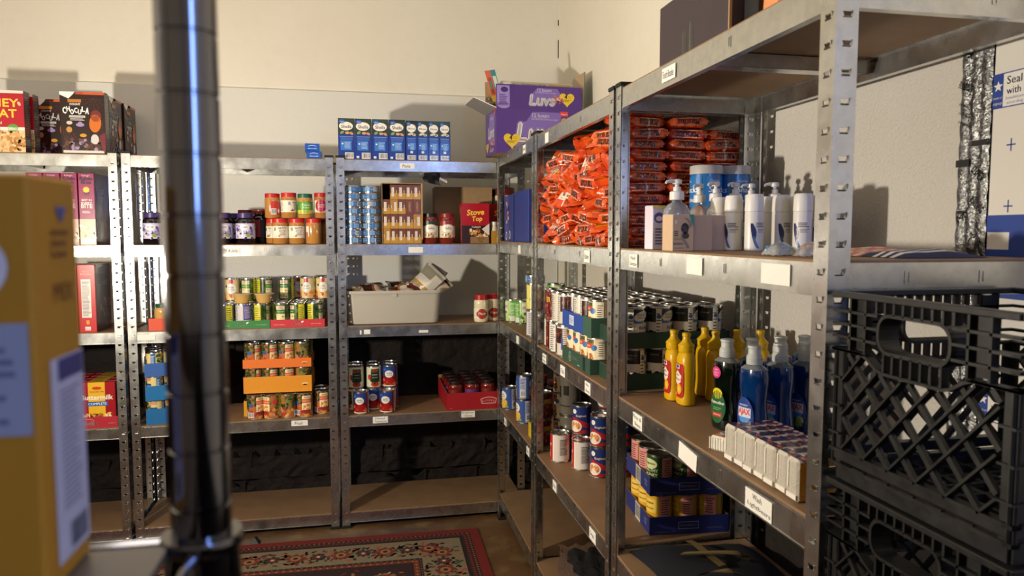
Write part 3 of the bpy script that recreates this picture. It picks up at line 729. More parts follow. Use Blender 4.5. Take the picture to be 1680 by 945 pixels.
def lb_green(W,H):
    d=D('#4f8a32',W,H); c=W*.5; d.ell(c+.006,H*.62,.03,.022,'#6aa53a'); d.rect(c-.04,H*.05,c+.045,H*.34,'#cfc23e'); d.up(); d.text('Peanut',c+.008,H*.74,w=.034,c='#e6edcf',skew=.2,bold=.02); d.text('Butter',c+.008,H*.54,w=.03,c='#e6edcf',skew=.2,bold=.02); d.text('smooth',c,H*.2,w=.04,c='#5d6a1c'); return d
def lb_oval(W,H):
    d=D('#e5dccc',W,H); c=W*.5; d.ell(c,H*.55,.028,.03,'#a82436',20); d.up(); d.text('Crunchy',c,H*.62,w=.036,c='#eec9c0',skew=.2,bold=.02); d.text('peanut',c,H*.44,w=.03,c='#eec9c0'); return d
def lb_bare(W,H):
    d=D('',W,H); d.bg=None; d.rect(W*.30,H*.1,W*.38,H,'#e3ddd0'); d.rect(W*.30,H*.1,W*.36,H*.5,'#b8342a'); return d
PB={'nut':jar_proto(.0365,.120,'#b07a3c','#c62624',.022,lb_nut('#3a63a8'),(.24,.70),neck=.9,shoulder=.86),
    'nut2':jar_proto(.0365,.120,'#b07a3c','#c62624',.022,lb_nut('#4a3020'),(.24,.70),neck=.9,shoulder=.86),
    'red':jar_proto(.0355,.116,'#b07a3c','#b8221f',.02,lb_red,(.14,.68),neck=.9,shoulder=.86),
    'green':jar_proto(.0355,.116,'#b98a44','#1f5f45',.02,lb_green,(.16,.68),neck=.9,shoulder=.86),
    'oval':jar_proto(.0345,.122,'#a9713a','#b8221f',.02,lb_oval,(.24,.70),neck=.9,shoulder=.86),
    'bare':jar_proto(.0365,.120,'#b98140','#c62624',.022,lb_bare,(.24,.70),neck=.9,shoulder=.86)}
def lb_jelly(W,H):
    d=D('#cfc8dd',W,H); 
    for c in (W*.5,W*.0+.03,W*.98-.03):
        d.pile(c-.045,0,c+.045,H,['#3a2a73','#544396','#2a1d52','#8f86bb'],26,.009,3,.7); d.up(4); d.ell(c+.004,H*.74,.025,.013,'#e4e0ec',18); d.up(); d.text('GRAPE',c+.004,H*.75,w=.03,c='#33245f',bold=.03); d.text('JELLY',c,H*.46,w=.05,c='#efecf6',bold=.04); d.ell(c+.022,H*.22,.011,.009,'#8f9a3c'); d.ly-=5
    return d
JELLY=jar_proto(.0475,.146,'#120a14','#3f3168',.024,lb_jelly,(.18,.66),neck=.78,shoulder=.80)
JAM=jar_proto(.042,.165,'#160809','#7d2222',.02,lambda W,H:(lambda d:(d.rect(W*.4,0,W*.5,H,'#8d3038'),d)[1])(D('#2a1013',W,H)),(.2,.7),neck=.8,shoulder=.82)
def lb_sauce(top):
    def f(W,H):
        d=D('#d3cbb6',W,H); c=W*.5; d.rect(0,H*.72,W,H,top); d.up(); d.ell(c,H*.56,.034,.020,'#e8e2d0',18); d.up(); d.text('Salsa' ,c,H*.58,w=.034,c='#7d2a22',skew=.2,bold=.03); d.pile(c-.03,H*.02,c+.03,H*.3,['#b5512f','#d99a6a','#5c7a36','#e8c9a0'],22,.007,3); d.up(4); d.lines(W*.8,H*.1,W*.95,H*.9,8,'#444'); return d
    return f
SALSA=[jar_proto(.0385,.148,'#74241a','#1b1a1b',.02,lb_sauce('#2f4238'),(.20,.74),neck=.84,shoulder=.87),jar_proto(.0385,.148,'#74241a','#8f1f23',.02,lb_sauce('#8f2f2c'),(.20,.74),neck=.84,shoulder=.87)]
def lb_reg(kind):
    def f(W,H):
        d=D('#5d2a6e' if kind==0 else '#6a1714',W,H); c=W*.5; d.up()
        if kind==0: d.text('PASTA',c,H*.72,w=.036,c='#a77fb8',bold=.02); d.text('Sauce',c,H*.5,w=.034,c='#a77fb8',skew=.2)
        if kind in (0,1): d.rect(c-.022,H*.12,c+.022,H*.42,'#d9bd8e') if kind==1 else None
        if kind==1: d.up(); d.rect(c-.018,H*.40,c+.016,H*.5,'#c24a44'); d.text('Pasta\nSauce',c,H*.27,w=.034,c='#6b3a26',bold=.02)
        if kind==2: d.rect(c+.004,H*.1,c+.034,H*.6,'#c9a98a'); d.up(); d.text('Meat\nSauce',c+.019,H*.36,w=.022,c='#5a2a20')
        return d
    return f
REG=[jar_proto(.0375,.138,'#6d1712','#241416',.018,lb_reg(k),(.16,.70),neck=.82,shoulder=.86) for k in (1,0,2)]
def lb_mayo(W,H):
    d=D('',W,H); d.bg='#e6dcc4'; c=W*.5; d.ell(c,H*.5,.026,.026,'#a5372c',18); d.rect(c-.03,H*.3,c+.03,H*.66,'#8d2a28'); d.up(); d.text('Mayo',c,H*.5,w=.036,c='#efe3cf',skew=.2,bold=.03); return d
MAYO=jar_proto(.036,.137,'#e2d6b6','#a81f28',.026,lb_mayo,(.12,.50),neck=.82,shoulder=.80)
def lb_apple(W,H):
    d=D('#d8cfa6',W,H); c=W*.5; d.ell(c-.02,H*.4,.014,.016,'#b8402c'); d.rect(c,H*.1,c+.034,H*.8,'#9a9878'); d.up(); d.text('Apple\nSauce',c+.017,H*.45,w=.028,c='#35452a'); return d
APPLE=jar_proto(.038,.118,'#c79b58','#1d4d38',.018,lb_apple,(.10,.42),neck=.82,shoulder=.80)
# ================================================================ printed cartons on the back-wall shelves
YF=3.568
def p_honey(d):
    W,H=d.W,d.H
    d.rect(0,0,W,H*.36,'#d9b98a'); d.up(); d.pile(.004,.004,W-.004,H*.36,['#d2a368','#b98346','#e6c69a','#a06c36'],160,.010,3,.6); d.up(4)
    d.ell(W*.82,H*.40,.022,.016,'#5a9a3c'); d.rect(W*.62,H*.36,W,H*.41,'#e8e2d6'); d.up()
    d.text('HONEY',W-.118,H*.80,w=.195,h=.034,c='#f0c545',bold=.05); d.text('WHEAT',W-.124,H*.63,w=.19,h=.034,c='#f0c545',bold=.05); d.text('naturally flavored',W*.4,H*.47,w=W*.5,c='#f2ddc0'); d.rect(0,H*.955,W,H,'#e6d6c8'); d.ell(W*.93,H*.79,.006,.010,'#e0b890',10,.5)
def side_txt(c,bg=None,n=22):
    def f(d):
        if bg: d.rect(0,0,d.W,d.H,bg); d.up()
        d.lines(d.W*.15,d.H*.08,d.W*.85,d.H*.92,n,c,random.Random(4),.35)
    return f
HONEY=carton(.25,.058,.264,'#b01a2c',p_honey,side_txt('#8d8a88','#4d4647'),name='cereal_box')
def p_choc(d):
    W,H=d.W,d.H
    d.poly([(0,H),(W*.36,H),(W*.2,H*.89),(0,H*.95)],'#e7e5e0'); d.rect(W*.36,H*.96,W,H,'#c9562a'); d.poly([(W*.3,H*.955),(W*.5,H*.955),(W*.54,H),(W*.33,H)],'#3a241c')
    # cobwebs
    for (cx,cy,a0,a1) in ((W*.75,H*.90,3.3,6.2),(W*.95,H*.48,1.7,4.6),(W*.08,H*.22,.1,1.7)):
        for k in range(7):
            a=a0+(a1-a0)*k/6; x,y=cx+.05*math.cos(a),cy+.05*math.sin(a)
            x=min(max(x,.002),W-.002); n=(-math.sin(a)*.0004,math.cos(a)*.0004); d.poly([(cx+n[0],cy+n[1]),(cx-n[0],cy-n[1]),(x-n[0],y-n[1]),(x+n[0],y+n[1])],'#6b3a3c')
        for r in (.018,.032,.046):
            for k in range(6):
                a=a0+(a1-a0)*k/6; b_=a0+(a1-a0)*(k+1)/6
                q=[(cx+rr*math.cos(t),cy+rr*math.sin(t)) for rr,t in ((r,a),(r,b_),(r-.0008,b_),(r-.0008,a))]
                if all(.001<p[0]<W-.001 for p in q): d.poly(q,'#6b3a3c')
    d.pile(W*.06,H*.03,W*.86,H*.24,['#4a3024','#5d3c2c','#2e1d17','#9a82a8','#3b2620'],60,.011,7,.8); d.rect(W*.04,.004,W*.96,H*.055,'#cfc7c2'); d.up(4)
    d.rect(W*.18,H*.83,W*.48,H*.88,'#b5702a'); d.up()
    d.text('COUNT',W*.34,H*.80,w=W*.24,c='#e9e6e2',bold=.05)
    for i,ch in enumerate('CHOCULA'): d.text(ch,W*(.10+.085*i),H*(.685+.018*(1 if i%2 else -1)+.01*abs(3-i)),h=H*(.098 if i in (0,6) else .078),w=W*.070,c='#efece8',bold=.06,rot=.10*(3-i)/3)
    d.rect(W*.2,H*.585,W*.56,H*.62,'#cfcac6'); d.lines(W*.22,H*.535,W*.55,H*.575,2,'#bdb7b2'); d.up()
    d.text('CHOCOLATE CEREAL',W*.38,H*.602,w=W*.33,c='#2a1a16')
    # plain generic shapes where the cartoon stands
    d.ell(W*.44,H*.47,.017,.008,'#9a86b8'); d.ell(W*.44,H*.485,.009,.010,'#9a86b8'); d.ell(W*.20,H*.50,.012,.008,'#c8beb4'); d.ell(W*.19,H*.39,.012,.013,'#b98a48',10)
    d.ell(W*.78,H*.50,.024,.040,'#c96a22',18,-.1); d.ell(W*.80,H*.62,.022,.026,'#6f2a2a',16); d.ell(W*.76,H*.24,.016,.022,'#c9c4c0',14); d.ell(W*.50,H*.30,.014,.008,'#c8912c',10); 
    d.poly([(W*.93,H*.05),(W,H*.05),(W,H*.35),(W*.86,H*.30)],'#6d2430')
CHOC=carton(.178,.058,.268,'#2a1a17',p_choc,p_choc if False else side_txt('#8a6a5c'),t=lambda d:d.rect(.01,.01,.18,.05,'#a8552c'),name='cereal_box')
def p_raisin_spine(d):
    W,H=d.W,d.H
    d.rect(0,0,W,H*.36,'#d9b39a'); d.up(); d.pile(.003,H*.02,W-.003,H*.3,['#c9a076','#e2c7a4','#a87c54','#efe2cf'],26,.008,3); d.ell(W*.5,H*.05,W*.42,.012,'#e6cfc8'); d.up(4)
    for k in range(10): 
        a=2*PI*k/10; d.poly([(W*.5+.016*math.cos(a),H*.77+.016*math.sin(a)),(W*.5+.010*math.cos(a+.3),H*.77+.010*math.sin(a+.3)),(W*.5+.010*math.cos(a-.3),H*.77+.010*math.sin(a-.3))][::-1],'#edb22e')
    d.ell(W*.5,H*.77,.0115,.0115,'#f2c53a'); d.ell(W*.5,H*.715,.011,.007,'#4a1d3c'); d.up(); d.text('Raisin',W*.5,H*.925,w=W*.78,c='#2a1030',bold=.06); d.text('Bran',W*.5,H*.875,w=W*.6,c='#2a1030',bold=.06)
    for i,(t,w) in enumerate((('BEST IN',.62),('EVERY',.66),('BITE',.7))): d.text(t,W*.5,H*(.625-.042*i),w=W*w,c='#f0dcd4',bold=.04)
    d.lines(W*.2,H*.44,W*.8,H*.48,2,'#e0b4b8'); d.text("Kellogg's",W*.5,H*.965,w=W*.5,c='#d9cfe0')
def p_raisin_face(d):
    W,H=d.W,d.H; d.pile(.01,.01,W-.01,H*.32,['#6a3a4a','#85566a','#4a2438'],40,.014,3); d.up(4); d.text('Raisin',W*.35,H*.77,w=W*.5,c='#8d86b8',bold=.05); d.text('Bran',W*.38,H*.66,w=W*.42,c='#8d86b8',bold=.05)
RAISIN=carton(.064,.20,.315,'#8f1f55',p_raisin_spine,p_raisin_face,name='cereal_box',fc={'+x':'#5a1c40','+z':'#8f1f55'})
def p_rounds_spine(d):
    W,H=d.W,d.H; d.rect(W*.2,H*.22,W*.74,H*.79,'#e0dad4'); d.up(); d.lines(W*.24,H*.24,W*.70,H*.77,30,'#5b5654',random.Random(2),.4); d.text('FRUIT',W*.5,H*.90,w=W*.4,c='#e6d7d2',bold=.03); d.text('ROUNDS',W*.5,H*.865,w=W*.62,c='#f0e2dc',bold=.03); d.rect(W*.42,H*.12,W*.60,H*.18,'#d79b2c'); d.rect(W*.34,H*.03,W*.66,H*.085,'#eadfd9')
    for k in range(6): d.rect(W*(.36+.1*(k%3)),H*(.04+.02*(k//3)),W*(.41+.1*(k%3)),H*(.05+.02*(k//3)),'#b01f24')
def p_rounds_face(d):
    W,H=d.W,d.H; d.pile(W*.3,H*.08,W-.01,H*.5,['#8d7a6a','#6a4f48','#a08d7c','#5b3c3a'],40,.012,3); d.up(4); d.text('FRUIT',W*.42,H*.82,w=W*.36,c='#b8b0ac',bold=.04); d.text('ROUNDS',W*.46,H*.72,w=W*.6,c='#b8b0ac',bold=.04)
ROUNDS=carton(.072,.20,.302,'#c01f2a',p_rounds_spine,p_rounds_face,name='cereal_box',fc={'+x':'#4d1a1e'})
def p_butter(d):
    W,H=d.W,d.H; d.rect(W*.26,0,W*.72,H,'#e7b62e'); d.up(); d.rect(W*.22,H*.47,W*.80,H*.57,'#1f5ba6'); d.pile(W*.1,H*.06,W*.92,H*.30,['#c98a3c','#e2b266','#a8652a','#f0d9a8','#9a3d22'],40,.012,3,.45); d.up(4)
    d.text('COMPLETE',W*.51,H*.52,w=W*.5,c='#e9edf2',bold=.03); d.text('Buttermilk',W*.5,H*.665,w=W*.86,c='#f6efe0',bold=.05); d.ell(W*.5,H*.87,W*.13,.007,'#d43a2c'); d.text('PANCAKE MIX',W*.5,H*.79,w=W*.4,c='#a8402c')
def p_butter_top(d): d.rect(d.W*.26,0,d.W*.72,d.H,'#c9a63a'); d.up(); d.lines(d.W*.3,d.H*.3,d.W*.68,d.H*.8,2,'#8a5a1c')
BUTTER=carton(.152,.062,.205,'#a11620',p_butter,None,None,p_butter_top,name='pancake_mix_box')

g='breakfast cartons on the cereal shelf'
HONEY.put(-1.539,YF,TB[0],0,'red honey wheat cereal box with gold lettering on the top shelf','cereal box',g)
HONEY.put(-1.532,YF+.075,TB[0],0,'red cereal box hidden behind the honey wheat box','cereal box',g)
CHOC.put(-1.184,YF,TB[0],0,'front dark chocolate cereal box with white lettering, facing the aisle','cereal box',g)
CHOC.put(-1.38,YF+.22,TB[0],.02,'dark chocolate cereal box set back between red box and its twin','cereal box',g)
CHOC.put(-1.097,YF+.158,TB[0],PI/2,'dark chocolate cereal box turned sideways behind the front one','cereal box',g)
CHOC.put(-1.090,YF+.352,TB[0],PI/2,'dark chocolate cereal box turned sideways, closest to back wall','cereal box',g)
for i,x in enumerate((-1.182,-1.251,-1.320,-1.389)):
    RAISIN.put(x,YF,TB[1],0,f'magenta raisin bran box showing its spine, {ORD[i]} from the bright post','cereal box','raisin cereal boxes')
for i,x in enumerate((-1.199,-1.274,-1.349)):
    ROUNDS.put(x,YF,TB[2],0,f'red fruit cereal box showing its spine, {ORD[i]} from the bright post','cereal box','fruit cereal boxes')
t=tray('display_tray',.322,.265,.05,'#b01a30',dfn=lambda d:(d.text('Millville',d.W*.60,d.H*.42,w=.085,c='#f2e6e2',bold=.03),[d.poly([(d.W*.60-.03+.06*k/8,d.H*.70+.006*math.sin(PI*k/8)),(d.W*.60-.03+.06*(k+1)/8,d.H*.70+.006*math.sin(PI*(k+1)/8)),(d.W*.60-.03+.06*(k+1)/8,d.H*.72+.006*math.sin(PI*(k+1)/8)),(d.W*.60-.03+.06*k/8,d.H*.72+.006*math.sin(PI*k/8))],'#f2e6e2') for k in range(8)],d.text('www.millville.com',d.W*.92,d.H*.4,w=.03,c='#e8c6c6')))
t.put(-1.253,YF,TB[3],0,'red display tray holding pancake mix boxes','tray','cardboard display trays')
for r in range(4):
    for c in range(2):
        BUTTER.put(-1.333+.157*c+.0,YF+.004+.0635*r,TB[3]+.003,0,f'red and yellow pancake mix box, {ORD[r]} row, {"column beside the post" if c else "column beside the brown box"}','pancake mix','pancake mix boxes')

# ---- jelly, peanut butter
def p_small(d): d.ell(d.W*.5,d.H*.58,d.W*.28,d.H*.2,'#d9e2f0'); d.up(); d.ell(d.W*.5,d.H*.52,d.W*.28,d.H*.2,'#1f56b5'); d.rect(d.W*.2,d.H*.3,d.W*.8,d.H*.36,'#d9e2f0')
SM=carton(.066,.12,.034,'#1f56b5',p_small,side_txt('#9aa0a8','#6d6f75',3),name='small_carton')
SM.put(-.206,YF,TB[0],0,'small blue carton at the bottom of the pair','carton','small blue cartons')
SM.put(-.213,YF-.003,TB[0]+.0348,.05,'small blue carton on top of the pair','carton','small blue cartons')
g='grape jelly jars'
for x,y,l in ((-.930,3.625,'purple-lidded grape jelly jar alone beside the bright post'),(-.90,3.73,'purple-lidded grape jelly jar hidden behind the lone jar'),
    (-.526,3.622,'front purple-lidded grape jelly jar beside the peanut butter'),(-.628,3.630,'front purple-lidded grape jelly jar close to chrome pole'),(-.577,3.722,'purple-lidded grape jelly jar behind the front pair'),(-.675,3.725,'purple-lidded grape jelly jar behind chrome pole')):
    JELLY.put(x,y,TB[1],R_.uniform(-.2,.2),l,'jar',g,scale=(.9,.9,1))
JAM.put(-.470,3.735,TB[1],0,'dark jam jar with red lid behind the grape jelly','jar')
JAM.put(-.555,3.83,TB[1],0,'dark jam jar with red lid deeper behind the grape jelly','jar')
g='peanut butter jars'
for k,x,y,z,l,a in (('nut',-.4065,3.69,0,'red-lidded peanut butter jar, bottom layer, half hidden behind neighbour',-.5),('nut2',-.369,3.606,0,'red-lidded peanut butter jar, bottom layer, first of front three',0),('nut',-.294,3.606,0,'red-lidded peanut butter jar, bottom layer, blue lettering',0),('bare',-.217,3.606,0,'peanut butter jar turned with its bare side outward',.2),('bare',-.158,3.700,0,'peanut butter jar behind the bare jar by the post',1.5),('nut',-.30,3.70,0,'peanut butter jar in the back of the bottom layer',1),
    ('red',-.402,3.615,.1205,'red-labelled peanut butter jar with barcode on the upper layer',0),('nut2',-.328,3.615,.1205,'red-lidded peanut butter jar on the upper layer with pale label',.7),('green',-.254,3.615,.1205,'green-lidded peanut butter jar on the upper layer',0),('oval',-.180,3.630,.1205,'peanut butter jar with dark red oval, upper layer by post',0)):
    PB[k].put(x,y,TB[1]+z,a,l,'jar',g)

# ---- third level: vegetables
def p_sweet(d):
    d.text('Sweet',d.W*.48,d.H*.74,w=.030,c='#e9eedd',bold=.03); d.text('Harvest',d.W*.5,d.H*.40,w=.046,c='#e9eedd',bold=.03); d.ell(d.W*.585,d.H*.7,.007,.0035,'#e9eedd',10,.5); d.text('sweet harvest vegetables',d.W*.84,d.H*.42,w=.05,c='#cfe0c0'); d.text('packed for freshness',d.W*.16,d.H*.36,w=.05,c='#cfe0c0')
t=tray('display_tray',.242,.242,.037,'#2f7a3c',dfn=p_sweet); t.put(-.5425,YF,TB[2],0,'green display tray of potato cans','tray','cardboard display trays')
t=tray('display_tray',.247,.322,.037,'#c22a38',dfn=p_sweet); t.put(-.2955,YF,TB[2],0,'red display tray of mixed vegetable cans','tray','cardboard display trays')
for r in range(3):
    for c,x in enumerate((-.620,-.5425,-.465)):
        k='plum' if (r,c)==(0,1) else 'potato'
        can(k,x,YF+.0425+.0775*r,TB[2]+.003,f'{CANDESC[k]}, {ORD[c]} column and {ORD[r]} row of green tray','canned vegetables',.5 if c==0 else -.4,.3)
for c,(k,x,f) in enumerate((('peach',-.616,PI/2),('potato',-.541,.9),('potato',-.464,-1.2))): can(k,x,YF+.20,TB[2]+.003+CH,f'{CANDESC[k]} stacked on the green tray, {ORD[c]} along','canned vegetables',f,.1)
for r in range(4):
    for c,x in enumerate((-.373,-.2955,-.218)):
        can('mixveg',x,YF+.0425+.0777*r,TB[2]+.003,f'mixed vegetable can, {ORD[c]} column and {ORD[r]} row of red tray','canned vegetables',(-1.9,.25,-.9)[c] if r==0 else 0,.15 if r==0 else 1)
for i,(k,x,y,f) in enumerate((('mixveg',-.365,3.77,1.1),('peach',-.306,3.868,PI/2),('peach',-.262,3.80,PI/2-.1),('peach',-.186,3.80,PI/2))): can(k,x,y,TB[2]+.003+CH,f'{CANDESC[k]} stacked on the red tray, {ORD[i]} along','canned vegetables',f,.05)
b=MB(); b.lathe([(0,.0006),(.026,.0),(.030,.003),(.040,.040),(.0405,.043)],24,col='#cfa660',m='jar'); b.lathe([(.0405,.043),(.047,.044),(.047,.0455),(.0,.047)],24,col='#d9c9b8',m='satin')
CUP=Proto('fruit_cup',[('cup',b)])
CUP.put(-.548,3.612,TB[2]+.1142,0,'clear fruit cup with foil lid on the plum-labelled can','cup','fruit cups'); CUP.put(-.450,3.612,TB[2]+.1142,0,'clear fruit cup with foil lid above tray end','cup','fruit cups')
t=tray('display_tray',.20,.24,.056,'#d24a26'); t.put(-.848,YF,TB[2],0,'orange tray holding apple sauce jars behind chrome pole','tray','cardboard display trays')
APPLE.put(-.895,YF+.045,TB[2]+.003,0,'green-lidded apple sauce jar in the orange tray, in view','jar','apple sauce jars'); APPLE.put(-.81,YF+.045,TB[2]+.003,0,'green-lidded apple sauce jar in the orange tray, behind pole','jar','apple sauce jars')
# ---- fourth level: fruit
z=TB[3]; PH=.108
CAN['pine']=can_proto(dz_pine,.0345,PH)
for lv,(col,h) in enumerate((('#1b6aa5',.072),('#1c70ac',.068),('#3a63ab',.062))):  # blues vary by level: the light's tint is put into the tray colour
    t=tray('display_tray',.230,.235,h,col); zz=z+lv*(PH+.0034); rz=.26
    t.put(-.862,YF+.030,zz,rz,f'blue display tray of pineapple cans, {ORD[lv]} from the shelf up','tray','cardboard display trays')
    for r in range(3):
        for c in range(3):
            u,v=-.074+.074*c,.041+.075*r; x=-.862+u*math.cos(rz)-v*math.sin(rz); y=YF+.030+u*math.sin(rz)+v*math.cos(rz)
            can('pine',x,y,zz+.003,f'pineapple can in {ORD[lv]} blue tray up, column {("one","two","three")[c]}, row {("one","two","three")[r]}','pineapple cans',(1.2,.9,-1)[c]-.5*lv,.4)
FH=.117; CAN['fruit']=can_proto(dz_fruit,CR,FH)
g='fruit cocktail cans'
for i,(x,f) in enumerate(((-.502,.9),(-.427,-.7),(-.351,2.6),(-.275,.35))): can('fruit',x,YF+.0375,z,f'fruit cocktail can in front of the yellow tray, {ORD[i]} along',g,f,.05)
can('fruit',-.196,YF+.085,z,'fruit cocktail can set back beside the post',g,.3,.05); can('fruit',-.20,YF+.165,z,'fruit cocktail can behind the one beside the post',g,.3,.05)
t=tray('display_tray',.318,.25,.075,'#d99a1d'); t.put(-.401,YF+.080,z,0,'yellow display tray on the shelf behind a row of fruit cans','tray','cardboard display trays')
for r in range(3):
    for c in range(4): can('fruit',-.401-.1155+.077*c,YF+.125+.077*r,z+.003,f'fruit cocktail can inside bottom yellow tray, {ORD[c]} column, {ORD[r]} row','fruit cocktail cans',0,1)
def p_logo(d): d.ell(d.W*.9,d.H*.5,.014,.005,'#f0c890'); d.up(); d.ell(d.W*.9,d.H*.42,.014,.005,d.base); d.rect(d.W*.875,d.H*.4,d.W*.925,d.H*.46,'#f0c890')
for lv,(col,h,dy) in enumerate((('#dd8f1b',.078,.035),('#e2711f',.042,.03))):
    def pf(d,col=col): d.base=col; p_logo(d)
    zz=z+.003+FH+.0005+lv*(FH+.0035)
    t=tray('display_tray',.312,.24,h,col,dfn=pf); t.put(-.396,YF+dy,zz,0,('yellow' if lv==0 else 'orange')+' display tray stacked '+('on the fruit cans' if lv==0 else 'at the top of the fruit stack'),'tray','cardboard display trays')
    for r in range(3):
        for c in range(4): can('fruit',-.396-.1155+.077*c,YF+dy+.0415+.077*r,zz+.003,f'fruit cocktail can in {"middle yellow" if lv==0 else "top orange"} tray, {ORD[c]} column, {ORD[r]} row','fruit cocktail cans',(1.0,.6,.4,2.5)[c] if r==0 else 0,.15 if r==0 else 1)

# ================================================================ bay by the corner
def p_pasta(word,oval):
    def f(d):
        W,H=d.W,d.H
        d.rect(0,H*.62,W,H,'#2c3a35'); d.rect(0,H*.93,W,H,'#41502e'); d.up(); d.ell(W*.48,H*.81,W*.42,H*.105,'#ece7dc',20); d.ell(W*.24,H*.92,W*.18,H*.05,'#2b62b8'); d.up()
        d.text(word,W*.5,H*.80,w=W*.6,c='#2a2f5a',bold=.03); d.text('value',W*.24,H*.92,w=W*.22,c='#e6e8f0')
        if oval: 
            for k,(x,c) in enumerate(((.24,'#8c9a5c'),(.55,'#d8a25c'),(.8,'#c9935a'))): d.ell(W*x,H*(.655-.01*k),W*.13,H*.032,c,12,.5-.5*k)
        else:
            d.ell(W*.4,H*.665,W*.26,H*.03,'#cfc6a2',12,.3); d.ell(W*.72,H*.645,W*.16,H*.03,'#e2d9b8',12); d.up(); d.ell(W*.7,H*.645,W*.08,H*.016,'#2c3a35',12); d.ly-=1
        d.ly-=1
        d.rect(W*.10,H*.545,W*.9,H*.565,'#6d8ccc'); d.rect(W*.14,H*.46,W*.86,H*.535,'#3f5fae'); d.rect(W*.14,H*.22 if oval else H*.28,W*.80 if oval else W*.88,H*.45,'#3d77c8'); d.up(); d.lines(W*.38,H*.26,W*.78,H*.43,6,'#a9c6ea',random.Random(3),.4); d.ell(W*.26,H*.38,W*.06,H*.02,'#d8e4f4',8); d.bar(W*(.40 if oval else .12),H*.02,W*(.92 if oval else .88),H*(.165 if oval else .13)); d.rect(W*(.08 if oval else .38),H*(.03 if oval else .18),W*(.24 if oval else .62),H*(.085 if oval else .24),'#cfd8e8')
    return f
SH=carton(.0765,.135,.190,'#1d3a8c',p_pasta('Shells',True),name='pasta_box'); EL=carton(.0525,.135,.188,'#1d3a8c',p_pasta('Elbows',False),name='pasta_box')
for i,x in enumerate((-.0565,.021,.1005,.179)): SH.put(x,YF,TB[0],R_.uniform(-.01,.01),f'wide blue shells pasta box, {ORD[i]} from the post','pasta box','blue pasta boxes')
for i,x in enumerate((.2475,.301,.354,.407)): EL.put(x,YF,TB[0],R_.uniform(-.01,.01),f'narrow blue elbow pasta box, {ORD[i]} after the wide boxes','pasta box','blue pasta boxes')
for s,x in enumerate((-.032,.054)):
    for k in range(8): can('tuna',x+R_.uniform(-.001,.001),YF+.043,TB[1]+.0346*k,f'blue tuna tin, {ORD[k]} up in the stack {"by the post" if s==0 else "by the carton"}','tuna tins',R_.uniform(-3,3) if k%2 else .2,.3)
# carton of small boxes, open to the front
b=MB(); x0,x1,h,dp=.103,.293,.290,.24
for (a0,a1,c0,c1) in ((x0,x0+.003,0,h),(x1-.003,x1,0,h),(x0,x1,0,.003),(x0,x1,h-.003,h)): b.box(a0,0,c0,a1,dp,c1,'#8a6a3c')
b.box(x0,dp-.003,0,x1,dp,h,'#3a2a1c'); b.box(x1-.003,-.004,.02,x1+.004,.003,h,'#b08a55')
for k in range(24): b.box(x0+.19*k/24,-.001,h-.004,x0+.19*(k+.5)/24,.002,h+.003*R_.random(),'#9a7a48')
o=Proto('shipping_carton',[('shipping_carton',b)]).put(0,YF,TB[1],0,'torn open kraft carton packed with small brown boxes','carton')
def p_mini(v):
    def f(d):
        W,H=d.W,d.H; d.rect(0,0,W,H*.42,'#b98a2c' if v<3 else '#6d3c1c'); d.rect(0,H*.42,W,H,'#6d3c1c' if v!=1 else '#a87a2a'); d.up()
        if v==3: d.text('LUNCH',W*.5,H*.5,w=H*.6,h=W*.3,c='#d9a86a',rot=PI/2); return
        xo=.18 if v!=1 else .5
        d.rect(W*xo,H*.2,W*(xo+.34),H*.82,'#e6dccb'); d.up(); d.lines(W*(xo+.04),H*.24,W*(xo+.30),H*.78,9,'#9c8f7e',random.Random(2),.35); d.rect(W*(.78 if v!=1 else .12),H*.4,W*(.86 if v!=1 else .2),H*.62,'#d9c29a')
    return f
MINI=[carton(.0358,.12,.0690,'#8a5a24',p_mini(v),name='small_carton') for v in range(4)]
for r in range(4):
    for c in range(5):
        if r==3 and c==0: continue
        v={(2,1):1,(2,3):3,(1,4):1,(0,0):1,(2,4):3}.get((r,c),0)
        MINI[v].put(.1245+.0367*c,YF+.006,TB[1]+.0035+.0700*r,0,f'small brown boxed packet, {ORD[r]} row up, {ORD[c]} slot from the tins','carton','brown packets in the carton')
SALSA[0].put(.337,YF+.042,TB[1],0,'sauce jar with black lid beside the carton','jar','sauce jars'); SALSA[1].put(.420,YF+.042,TB[1],0,'sauce jar with red lid beside the red stuffing box','jar','sauce jars')
def p_stove(d):
    W,H=d.W,d.H; d.rect(0,0,W,H*.45,'#2c1b16'); d.up(); d.pile(W*.3,H*.1,W*.92,H*.36,['#b5703a','#d9a86a','#8a4a26','#e8cfa8'],40,.009,3); d.up(4); d.poly([(W*.72,H*.36),(W,H*.5),(W,H*.2)],'#d6cec6'); d.rect(W*.3,.002,W*.98,H*.17,'#8a6a48'); d.up()
    d.text('Stove',W*.50,H*.78,w=W*.62,c='#f0c64a',bold=.06,rot=.06,skew=.15); d.text('Top',W*.55,H*.60,w=W*.38,c='#f0c64a',bold=.06,rot=.06,skew=.15); d.text('TURKEY',W*.52,H*.41,w=W*.34,c='#e6ded4',bold=.02); d.text('Stove\nTop',W*.68,H*.09,w=W*.24,c='#2c1b16',skew=.2)
ST=carton(.136,.05,.197,'#a8141f',p_stove,side_txt('#d9b0a8'),side_txt('#d9b0a8'),name='stuffing_box')
ST.put(.556,YF,TB[1],0,'red stuffing mix box with yellow lettering, in front','stuffing box','stuffing boxes'); ST.put(.555,YF+.056,TB[1],-.06,'red stuffing mix box just behind the front one','stuffing box','stuffing boxes'); ST.put(.709,YF+.09,TB[1],0,'red stuffing mix box half hidden by the corner post','stuffing box','stuffing boxes')
KB=carton(.30,.13,.290,'#a98a66',mat_='kraft',name='cardboard_box'); KB.put(.530,3.80,TB[1],0,'plain brown cardboard box behind the stuffing boxes','box')
